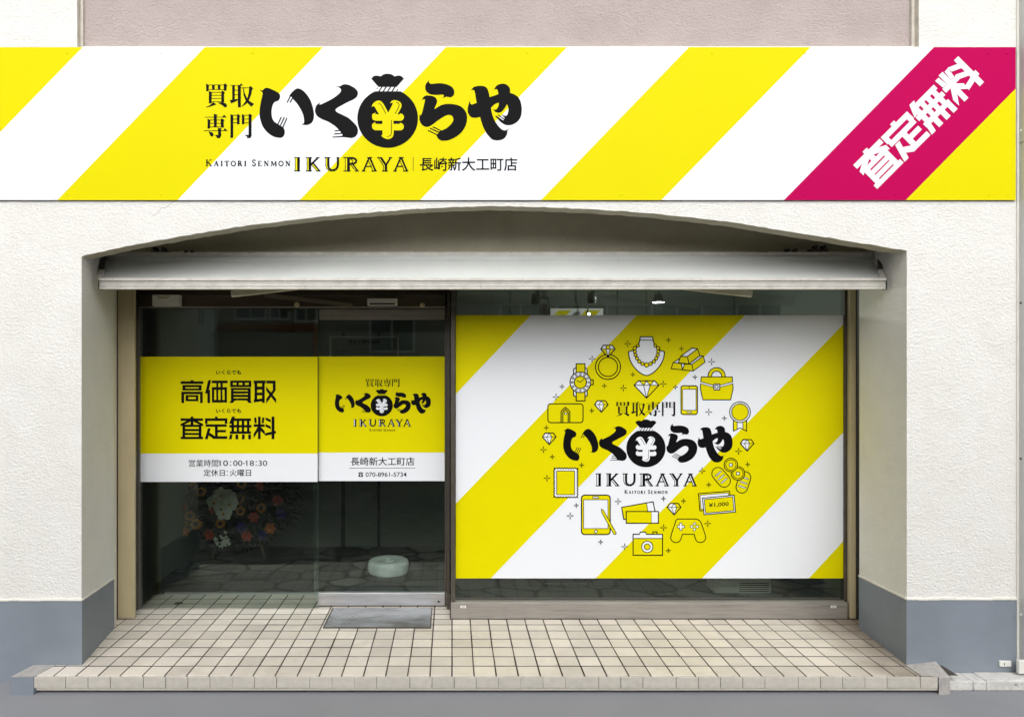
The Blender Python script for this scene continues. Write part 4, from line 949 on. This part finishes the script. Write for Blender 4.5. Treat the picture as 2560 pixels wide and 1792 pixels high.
# tickets
d = Decal(FT, z4); d.shape([(1130,848),(1200,835),(1220,935),(1147,945)], WH, LW); d.shape([(878,893),(1130,848),(1147,945),(900,1015)], YE, 0)
d.line([(1220, 935), (1200, 835), (878, 893), (900, 1016), (925, 1012)], LW, BK)
d.fill(rect(925, 935, 1183, 1055), YE); d.fill(rect(1183, 935, 1255, 1055), WH); d.shape(rect(925, 935, 1255, 1055), None, LW)
for k in range(6):
    d.line([(1183, 942 + k * 19), (1183, 951 + k * 19)], 6, BK, cap=False)
for k in range(4): d.line([(1131 + k * 4, 856 + k * 21), (1133 + k * 4, 865 + k * 21)], 6, BK, cap=False)
d.build('ticket_icon', film)
# camera
d = Decal(FT, z4); d.shape(rect(1198, 1143, 1240, 1172), YE, LW); d.shape([(1060,1170),(1070,1145),(1122,1145),(1132,1170)], WH, LW); d.fill(rect(995, 1168, 1297, 1212), WH); d.fill(rect(1066, 1160, 1126, 1175), WH); d.fill(rect(995, 1212, 1297, 1383), YE)
d.line([(1060, 1168), (995, 1168), (995, 1383), (1297, 1383), (1297, 1168), (1132, 1168)], LW, BK); d.line([(995, 1212), (1297, 1212)], 7, BK); d.shape(circ(1140, 1297, 58), WH, 7); d.shape(circ(1140, 1297, 30, 28), YE, 7); d.build('camera_icon', film)
# game controller
d = Decal(FT, z4); d.shape(smooth_path([(1450,1012,C),(1640,1012,C),(1672,1025),(1695,1058),(1736,1182),(1738,1215),(1715,1244),(1682,1252),(1648,1238),(1632,1205),(1622,1168,C),(1500,1168,C),(1490,1205),(1472,1238),(1438,1252),(1404,1244),(1382,1215),(1384,1182),(1425,1058),(1435,1028)], 4), YE, 8)
cx, cy = 1485, 1090; a, h = 12, 38
d.shape([(cx-a,cy-h),(cx+a,cy-h),(cx+a,cy-a),(cx+h,cy-a),(cx+h,cy+a),(cx+a,cy+a),(cx+a,cy+h),(cx-a,cy+h),(cx-a,cy+a),(cx-h,cy+a),(cx-h,cy-a),(cx-a,cy-a)], WH, 5)
for x, y in ((1624,1060),(1596,1090),(1652,1090),(1624,1119)): d.shape(circ(x, y, 14, 18), WH, 5)
d.build('controller_icon', film)
# old coins
d = Decal(FT, z4)
d.shape(capsule(1866, 548, 1928, 622, 64), YE, 8)
for p in (((1843,570),(1896,525)), ((1870,608),(1926,562)), ((1902,643),(1955,597))): d.line(p, 15, BK); d.line(p, 6, WH)
d.shape(capsule(2142, 588, 2110, 686, 60), YE, 8)
for p in (((2112,583),(2174,602)), ((2095,630),(2160,650)), ((2078,672),(2146,694))): d.line(p, 15, BK); d.line(p, 6, WH)
for x, y in ((2070, 545), (1997, 458)): d.shape(circ(x, y, 69), YE, 8); d.shape(circ(x, y, 53), YE, 6); d.shape(rect(x - 15, y - 15, x + 15, y + 15), WH, 6)
d.build('coin_icon', film)
# banknotes
d = Decal(FT, z4); d.shape([(1665,752),(1985,727),(2000,905),(1680,928)], YE, 8); d.shape([(1682,768),(1972,745),(1982,890),(1692,912)], WH, 5); d.shape([(1707,798),(2030,767),(2045,940),(1722,968)], WH, 8); d.shape([(1725,812),(2015,784),(2029,925),(1738,952)], YE, 6)
xf0_ = d.xf; d.xf = lambda x, y: xf0_(x, y - (x - 1870) * 0.075); d.text('¥1,000', 1770, 842, 1975, 890, BK, bold=0.02); d.build('banknote_icon', film)
# sparkles
d3 = Decal(FT, z3); L_, S_ = 30, 21
def spark(d, x, y, r):
    for dx_, dy_ in ((1, 0), (-1, 0), (0, 1), (0, -1)): d.line([(x + dx_ * r * 0.33, y + dy_ * r * 0.33), (x + dx_ * r, y + dy_ * r)], 7, BK)
for x, y, r in ((940,245,L_),(1358,206,S_),(1490,294,S_),(575,397,L_),(1800,427,L_),(1630,585,S_),(992,558,S_),(1303,655,L_),(1430,687,S_),(266,682,S_),(895,697,L_),(700,675,S_),(205,787,L_),(570,928,S_),(1770,942,L_),(1930,1006,S_),(105,1103,S_)): spark(d3, x, y, r)
d3.xf = z4
for x, y, r in ((76,302,L_),(167,374,S_),(468,461,S_),(113,594,L_),(2076,317,L_),(2168,452,S_),(1702,518,L_),(1770,660,S_),(840,832,L_),(412,873,S_),(1306,803,S_),(1511,827,S_),(350,978,L_),(1307,1100,L_),(1760,1057,L_),(662,1246,S_),(908,1294,L_),(1356,1333,S_)): spark(d3, x, y, r)
d3.build('sparkle_pattern', film); Decal.LW = 1.0

# ------------------------------------------------------------------ label plate on the base
lp = thing('label_plate', 'small white plate low on the blue grey base at the right', 'plate')
b = MB(); Y = -0.02; b.box(PX(2500, Y), PX(2529, Y), Y, -0.0052, PZ(1666, Y), PZ(1652, Y), M['white_plastic']); b.build('plate', lp, bevel=0.003)
d = Decal(Y - 0.0006); d.line([(2511, 1656.5), (2511, 1661.5)], 1.8, BK); d.build('mark', lp)

# ------------------------------------------------------------------ inside the shop, seen through the glass
pw = thing('partition_wall', 'pale grey panelled partition wall inside behind the sliding door', 'partition')
PY = 2.83
xj = [-2.45, PX(853, PY), PX(857.5, PY), PX(862, PY), PX(943, PY), PX(946.5, PY), PX(950, PY), PX(1135, PY)]
for i, (x0, x1) in enumerate(zip(xj, xj[1:])):
    if x1 - x0 < 0.05: continue
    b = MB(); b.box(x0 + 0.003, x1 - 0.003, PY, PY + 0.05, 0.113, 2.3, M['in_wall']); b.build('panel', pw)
b = MB()
for i in (1, 2, 4, 5): b.box(xj[i], xj[i + 1], PY + 0.012, PY + 0.05, 0.113, 2.3, M['dark'])
b.build('groove', pw)

ringb = thing('round_weight', 'round pale stone flag base with a hole on the floor behind the door', 'flag base')
M['stone'] = mat('pale_stone', (0.66, 0.74, 0.71), rough=0.6, var=0.25, vscale=7, bump=0.1, bscale=60)
Yr = 1.98; cx = PX(969, 1.89); r = 51 / S(1.89)
b = MB(); h = 0.105
b.lathe((cx, Yr, 0.113), [(r * .97, 0), (r, 0.015), (r, h - 0.03), (r * .97, h - 0.008), (r * .9, h), (r * .42, h - 0.004), (r * .36, h - 0.012), (r * .24, h - 0.012), (r * .2, h - 0.05), (0.001, h - 0.05)], M['stone'], 48); b.build('disc', ringb)
b = MB(); b.lathe((cx, Yr, 0.113), [(r * .26, h - .0135), (r * .24, h + 0.004), (r * .19, h + 0.004), (r * .185, h - 0.02)], M['stone'], 32); b.build('socket', ringb)

vb_ = thing('vent_box', 'low white slotted heater box on the floor behind the striped window', 'heater')
Y = 1.36; b = MB(); b.box(PX(1787, Y), PX(1930, Y), Y, Y + 0.2, 0.113, PZ(1440, Y), M['white_plastic']); b.build('case', vb_, bevel=0.012)
b = MB()
for k in range(5): b.box(PX(1848, Y), PX(1922, Y), Y - 0.004, Y - 0.0005, PZ(1478 - k * 5, Y), PZ(1476 - k * 5, Y), M['bronze'])
b.build('grille', vb_)

po = thing('framed_poster', 'framed poster with yellow stripes on the wall above the window film', 'poster')
Y = 3.6
b = MB(); b.box(PX(1376, Y), PX(1508, Y), Y, Y + 0.02, 1.75, PZ(771, Y), M['white_plastic']); b.build('frame', po)
d = Decal(Y - 0.002); d.STEP = 0; d.fill(rect(1380, 775, 1504, 830), WH); d.mb.m and None; d.build('sheet', po)
d = Decal(Y - 0.003); d.fill([(1396, 776), (1428, 776), (1386, 818), (1380, 818), (1380, 792)], YE); d.fill([(1464, 776), (1500, 776), (1456, 826), (1416, 826)], YE); d.build('stripe', po)
inw = MB(); 
pt = thing('inner_wall', 'pale inner wall with panel joints across the shop behind the window', 'wall')
b = MB(); xsj = [0.05, PX(1275, 3.65), PX(1543, 3.65), 2.2, 3.19]
for x0, x1 in zip(xsj, xsj[1:]):
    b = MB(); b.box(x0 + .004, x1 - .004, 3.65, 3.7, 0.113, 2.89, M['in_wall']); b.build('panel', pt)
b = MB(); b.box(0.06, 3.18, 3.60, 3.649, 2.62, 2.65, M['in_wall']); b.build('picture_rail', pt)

# poster seen through the sliding door
pd = thing('price_poster', 'pale framed list poster hanging inside behind the sliding door', 'poster')
Y = 2.2
b = MB(); x0, x1 = PX(823, Y), PX(997, Y); zt = PZ(840, Y)
for f in ((x0, x1, zt - .018, zt), (x0, x1, 1.5, 1.518), (x0, x0 + .018, 1.518, zt - .018), (x1 - .018, x1, 1.518, zt - .018)): b.box(f[0], f[1], Y, Y + .02, f[2], f[3], M['alu'])
b.build('frame', pd)
b = MB(); b.box(x0 + .018, x1 - .018, Y + .006, Y + .016, 1.518, zt - .018, M['in_wall']); b.build('sheet', pd)
d = Decal(Y + .0055); d.text('豊富な買取品目', 870, 849, 950, 859, BK, bold=0.03); d.line([(840, 861.5), (975, 861.5)], 1, BK, cap=False)
for k in range(2): d.shape(rect(838 + k * 74, 871, 904 + k * 74, 910), None, 0.8)
d.text('金・貴金属', 841, 874, 871, 880, BK); d.text('ダイヤ', 914, 874, 938, 880, BK)
d.build('lettering', pd)

def spot(px, py, Y, lab, s=1.0):
    t = thing('track_spotlight', lab, 'spotlight', 'ceiling spotlights seen above the window film')
    x, z = PX(px, Y), PZ(py, Y)
    b = MB(); b.tube([(x, Y, z + .05 * s), (x, Y, z - 0.035 * s)], [0.036 * s, 0.044 * s], M['black'], 18); b.tube([(x, Y, z - .035 * s), (x, Y, z - .05 * s)], [0.044 * s, 0.03 * s], M['black'], 18); b.build('lamp_head', t)
    b = MB(); b.box(x - .008, x + .03, Y - .01, Y + .01, z + .04, 2.898, M['black']); b.build('mount', t)
    return t
spot(1340, 748, 2.0, 'black ball shaped ceiling spotlight left of the boxy fixture above the film')
spot(1480, 745, 2.0, 'black ball shaped ceiling spotlight above the yellow framed poster')
t = thing('ceiling_fixture', 'dark boxy ceiling fixture on a forked bracket above the film', 'light fixture')
Y = 1.7; x = PX(1360, Y)
b = MB(); b.box(x - .03, x + .03, Y - .03, Y + .03, PZ(790, Y), PZ(760, Y), M['bronze']); b.build('body', t, bevel=.004)
b = MB()
for s_ in (-1, 1): b.box(x + s_ * .038 - .004, x + s_ * .038 + .004, Y - .01, Y + .01, PZ(782, Y), PZ(745, Y), M['bronze'])
b.box(x - .042, x + .042, Y - .01, Y + .01, PZ(747, Y), PZ(744, Y), M['bronze']); b.box(x - .018, x + .018, Y - .015, Y + .015, PZ(744, Y), 2.898, M['bronze']); b.build('bracket', t)
t = thing('cone_lamp', 'dark cone shaped ceiling lamp with a bright rim beside the awning arm', 'lamp')
Y = 2.0; x = PX(1646, Y); b = MB(); b.tube([(x, Y, PZ(734, Y)), (x, Y, PZ(756, Y))], [0.03, 0.052], M['black'], 20, caps=False); b.build('shade', t)
M['lamp'] = mat('lamp_glow', (1, 1, 1), emit=((1, 0.97, 0.9), 0.8))
b = MB(); b.lathe((x, Y, PZ(756, Y)), [(0.0001, 0.0), (0.048, 0.0)], M['lamp'], 20); b.build('bulb', t)
pl = bpy.data.lights.new('cone_lamp_light', 'POINT'); pl.energy = 22; pl.shadow_soft_size = 0.04; pl.color = (1, 0.97, 0.9); lo_ = bpy.data.objects.new('cone_lamp_light', pl); COL.objects.link(lo_); lo_.parent = t; lo_.location = (x, Y, PZ(756, Y) - 0.05)
b = MB(); b.box(x - .006, x + .006, Y - .006, Y + .006, PZ(734, Y), 2.898, M['black']); b.build('mount', t)
t = thing('lit_spotlight', 'small glowing spotlight shining before the yellow framed poster', 'spotlight')
Y = 3.3; x, z = PX(1472, Y), PZ(785, Y); b = MB(); b.lathe((x, Y - .012, z), [(0.0001, .016), (.009, .014), (.014, .008), (.016, 0)], mat('spot_glow', (1, 1, 1), emit=((1, 0.98, 0.92), 6.0)), 18, 'y'); b.build('bulb', t)
b = MB(); b.tube([(x, Y - .01, z), (x, Y + .06, z + .02)], [.025, .02], M['black'], 16); b.bar((x, Y + .06, z + .02), (x, Y + .06, 2.898), .012, .012, M['black']); b.build('housing', t)

# flower stand
fs = thing('flower_stand', 'opening day flower arrangement of sunflowers and orchids inside behind the side glass', 'flowers')
FYc = 2.35
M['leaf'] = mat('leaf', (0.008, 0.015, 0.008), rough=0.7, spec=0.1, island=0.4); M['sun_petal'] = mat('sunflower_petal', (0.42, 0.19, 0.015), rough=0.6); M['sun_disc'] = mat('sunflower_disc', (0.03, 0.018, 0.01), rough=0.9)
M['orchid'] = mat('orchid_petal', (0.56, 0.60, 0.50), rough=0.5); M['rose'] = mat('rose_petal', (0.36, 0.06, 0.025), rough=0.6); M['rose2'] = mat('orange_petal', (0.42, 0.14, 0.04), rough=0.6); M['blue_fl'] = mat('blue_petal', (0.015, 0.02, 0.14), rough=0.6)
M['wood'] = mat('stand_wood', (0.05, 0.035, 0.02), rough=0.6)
b = MB()
fc = Vector((PX(590, FYc), FYc + 0.12, PZ(1240, FYc)))
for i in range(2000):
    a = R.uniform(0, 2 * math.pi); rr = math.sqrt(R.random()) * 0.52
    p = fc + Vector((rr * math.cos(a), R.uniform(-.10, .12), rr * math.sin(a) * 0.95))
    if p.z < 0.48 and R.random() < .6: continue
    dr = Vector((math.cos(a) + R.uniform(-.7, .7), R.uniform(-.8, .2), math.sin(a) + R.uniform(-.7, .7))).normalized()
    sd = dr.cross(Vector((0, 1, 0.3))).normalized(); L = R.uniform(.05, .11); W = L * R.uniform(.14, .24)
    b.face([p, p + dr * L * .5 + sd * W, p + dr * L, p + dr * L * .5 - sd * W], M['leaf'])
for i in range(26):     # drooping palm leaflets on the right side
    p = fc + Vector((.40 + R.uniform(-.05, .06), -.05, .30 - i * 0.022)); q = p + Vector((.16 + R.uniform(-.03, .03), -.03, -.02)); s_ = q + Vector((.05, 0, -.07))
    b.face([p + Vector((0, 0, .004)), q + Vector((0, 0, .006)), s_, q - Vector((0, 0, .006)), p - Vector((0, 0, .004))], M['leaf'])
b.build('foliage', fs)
fq = lambda x, y: (430 + x / 6.9576, 1190 + y / 6.9576)
def at(x, y, dy=-0.06):
    px, py = fq(x, y); Y = FYc + dy; return Vector((PX(px, Y), Y, PZ(py, Y)))
def sunflower(x, y, r):
    c = at(x, y); b = MB(); tx, tz = R.uniform(-.35, .35), R.uniform(-.3, .3)
    nrm = Vector((tx, -1, tz)).normalized(); u = nrm.cross(Vector((0, 0, 1))).normalized(); v = u.cross(nrm)
    for k in range(20):
        a = k * math.pi / 10 + R.uniform(-.1, .1); dr = u * math.cos(a) + v * math.sin(a); sd = u * -math.sin(a) + v * math.cos(a); L = r * R.uniform(.85, 1.1)
        b.face([c + dr * r * .3 - sd * r * .08, c + dr * L * .65 - sd * r * .13 + nrm * .006, c + dr * L - nrm * .008, c + dr * L * .65 + sd * r * .13 + nrm * .006, c + dr * r * .3 + sd * r * .08], M['sun_petal'])
    o = b.build('sunflower', fs)
    b = MB(); V = [c + nrm * .014]; n = 18
    for rr, h in ((.25, .012), (.42, .003)):
        for k in range(n): t = 2 * math.pi * k / n; V.append(c + (u * math.cos(t) + v * math.sin(t)) * r * rr + nrm * h)
    F = [(0, 1 + k, 1 + (k + 1) % n) for k in range(n)] + [(1 + k, 1 + n + k, 1 + n + (k + 1) % n, 1 + (k + 1) % n) for k in range(n)]
    b.raw(V, F, M['sun_disc'], True); b.build('seed_disc', o)
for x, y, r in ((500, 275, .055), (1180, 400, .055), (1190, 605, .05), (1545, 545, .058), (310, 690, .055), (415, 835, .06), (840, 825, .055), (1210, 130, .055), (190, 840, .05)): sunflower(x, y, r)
def orchid(x, y, r, dy):
    c = at(x, y, dy); b = MB()
    for k in range(5):
        a = math.pi / 2 + k * 2 * math.pi / 5 + R.uniform(-.1, .1); w = r * (.62 if k in (1, 4) else .45)
        n = 12; cc = c + Vector((math.cos(a), 0, math.sin(a))) * r * .5
        V = [cc + Vector((0, -.01, 0))]
        for q in range(n):
            t = 2 * math.pi * q / n; e = Vector((math.cos(a), 0, math.sin(a))) * math.cos(t) * r * .55 + Vector((-math.sin(a), 0, math.cos(a))) * math.sin(t) * w; V.append(cc + e + Vector((0, .012 * R.uniform(0, 1), 0)))
        b.raw(V, [(0, 1 + q, 1 + (q + 1) % n) for q in range(n)], M['orchid'], True)
    o = b.build('orchid', fs)
    b = MB(); b.lathe((c.x, c.y - .014, c.z - r * .1), [(.0001, .012), (.010, .006), (.014, 0)], M['sun_petal'], 10, 'y'); b.build('orchid_lip', o)
for i, (x, y) in enumerate(((850, 330), (980, 370), (740, 450), (960, 490), (860, 560), (900, 640), (1010, 470))): orchid(x, y, .075, -.08 - i * .012)
def rose(x, y, r, m, nm):
    c = at(x, y, -.09); b = MB()
    for ring, (rr, n, tilt) in enumerate(((1.0, 6, .5), (.7, 5, .9), (.4, 4, 1.2))):
        for k in range(n):
            a = 2 * math.pi * k / n + ring * .5; dr = Vector((math.cos(a), 0, math.sin(a))); sd = Vector((-math.sin(a), 0, math.cos(a))); f = Vector((0, -1, 0))
            w = r * rr * 2.2 / n * 1.6
            b.face([c + dr * r * .1 * rr, c + dr * r * rr * .7 - sd * w * .6 + f * r * tilt * .35, c + dr * r * rr - sd * w * .3 + f * r * tilt * .5, c + dr * r * rr + sd * w * .3 + f * r * tilt * .5, c + dr * r * rr * .7 + sd * w * .6 + f * r * tilt * .35], m, True)
    b.build(nm, fs)
for x, y, r, m in ((720, 575, .042, 'rose'), (1425, 705, .05, 'rose'), (1840, 415, .052, 'rose'), (655, 1010, .05, 'rose'), (1305, 1040, .05, 'rose'), (1530, 170, .045, 'rose'), (1715, 905, .052, 'rose2'), (370, 170, .04, 'rose2'), (190, 510, .045, 'rose'), (240, 960, .045, 'rose2')): rose(x, y, r, M[m], 'rose')
for x, y, r in ((1205, 880, .05), (1900, 650, .05), (1570, 1020, .045)): rose(x, y, r, M['blue_fl'], 'blue_flower')
b = MB(); c = at(880, 1110, -.1)
for i in range(46):
    a = R.uniform(0, 6.28); rr = math.sqrt(R.random()) * .07; p = c + Vector((rr * math.cos(a), R.uniform(-.03, .03), rr * math.sin(a)))
    q = R.uniform(.010, .02); b.face([p + Vector((q, 0, 0)), p + Vector((0, -.008, q)), p + Vector((-q, 0, 0)), p + Vector((0, .003, -q))], M['orchid'])
b.build('hydrangea', fs)
for dx_, dy_ in ((-.25, -.05), (.25, -.05), (0, .22)):
    b = MB(); b.bar((fc.x + dx_, fc.y + dy_, .113), (fc.x + dx_ * .2, fc.y + .08, fc.z + .2), .022, .022, M['wood']); b.build('leg', fs)

# ------------------------------------------------------------------ across the street (seen only mirrored in the glass)
ob = thing('opposite_building', 'beige building across the street mirrored in the door glass with white framed windows', 'building')
M['opp'] = mat('opposite_wall', (0.34, 0.32, 0.27), rough=0.8, var=0.1, vscale=1.5)
M['clad'] = mat('cladding', (0.8, 0.81, 0.80), rough=0.6); M['opp_glass'] = mat('opposite_window_glass', (0.06, 0.08, 0.09), rough=0.1); M['red'] = mat('red_band', (0.30, 0.09, 0.04), rough=0.6)
OY = -9.0
b = MB(); b.box(-16, 16, OY - 6, OY, 0, 4.3, M['opp']); b.build('wall', ob)
b = MB(); b.box(-15.9, 15.9, OY + 0.001, OY + 0.35, 0, 1.75, M['brown']); b.build('reflection_darkener', ob)  # dark block added to weaken the street's reflection in the glass
b = MB(); b.box(-6.4, -2.9, OY, OY + 0.08, 2.68, 2.80, M['red']); b.box(-3.0, -2.9, OY, OY + .08, 0, 2.68, M['red']); b.build('red_band', ob)
b = MB()
for k in range(26): b.box(-5.9, -5.05, OY, OY + (0.30 if k % 2 else 0.306), k * 0.16, k * 0.16 + 0.155, M['clad'])
b.build('cladding', ob)
for x0, x1, z0, z1 in ((-4.7, -4.0, 2.9, 3.5), (-3.95, -3.5, 2.9, 3.5), (-3.4, -2.9, 2.85, 3.45), (-5.75, -5.6, 2.8, 3.3), (-5.4, -5.2, 2.75, 3.3), (1.0, 1.9, 2.7, 3.8), (2.2, 3.3, 2.7, 3.8), (4.2, 5.3, 2.6, 3.8), (6.0, 7.0, 2.7, 3.8), (-1.8, -0.8, 2.2, 3.3), (-8, -7, 2.8, 3.6), (-10, -9, 2.8, 3.6)):
    off = 0.31 if x0 < -5.05 and x0 > -5.9 else 0.0
    b = MB(); b.box(x0, x1, OY + off + .001, OY + off + .03, z0, z1, M['clad']); o = b.build('window', ob)
    b = MB(); b.box(x0 + .05, (x0 + x1) / 2 - .02, OY + off + .031, OY + off + .035, z0 + .05, z1 - .05, M['opp_glass']); b.box((x0 + x1) / 2 + .02, x1 - .05, OY + off + .031, OY + off + .035, z0 + .05, z1 - .05, M['opp_glass']); b.build('pane', o)
mh = MB(); mh.lathe((PX(670, 2.53), 2.53, 0.1125), [(0.0001, 0.005), (0.31, 0.005), (0.34, 0.004), (0.35, 0.0)], M['dark'], 40)  # dark disc added indoors to imitate a street manhole mirrored in the glass
tag(mh.build('manhole_reflection'), 'flat black disc on the inside floor standing in for a mirrored street manhole', 'manhole reflection')
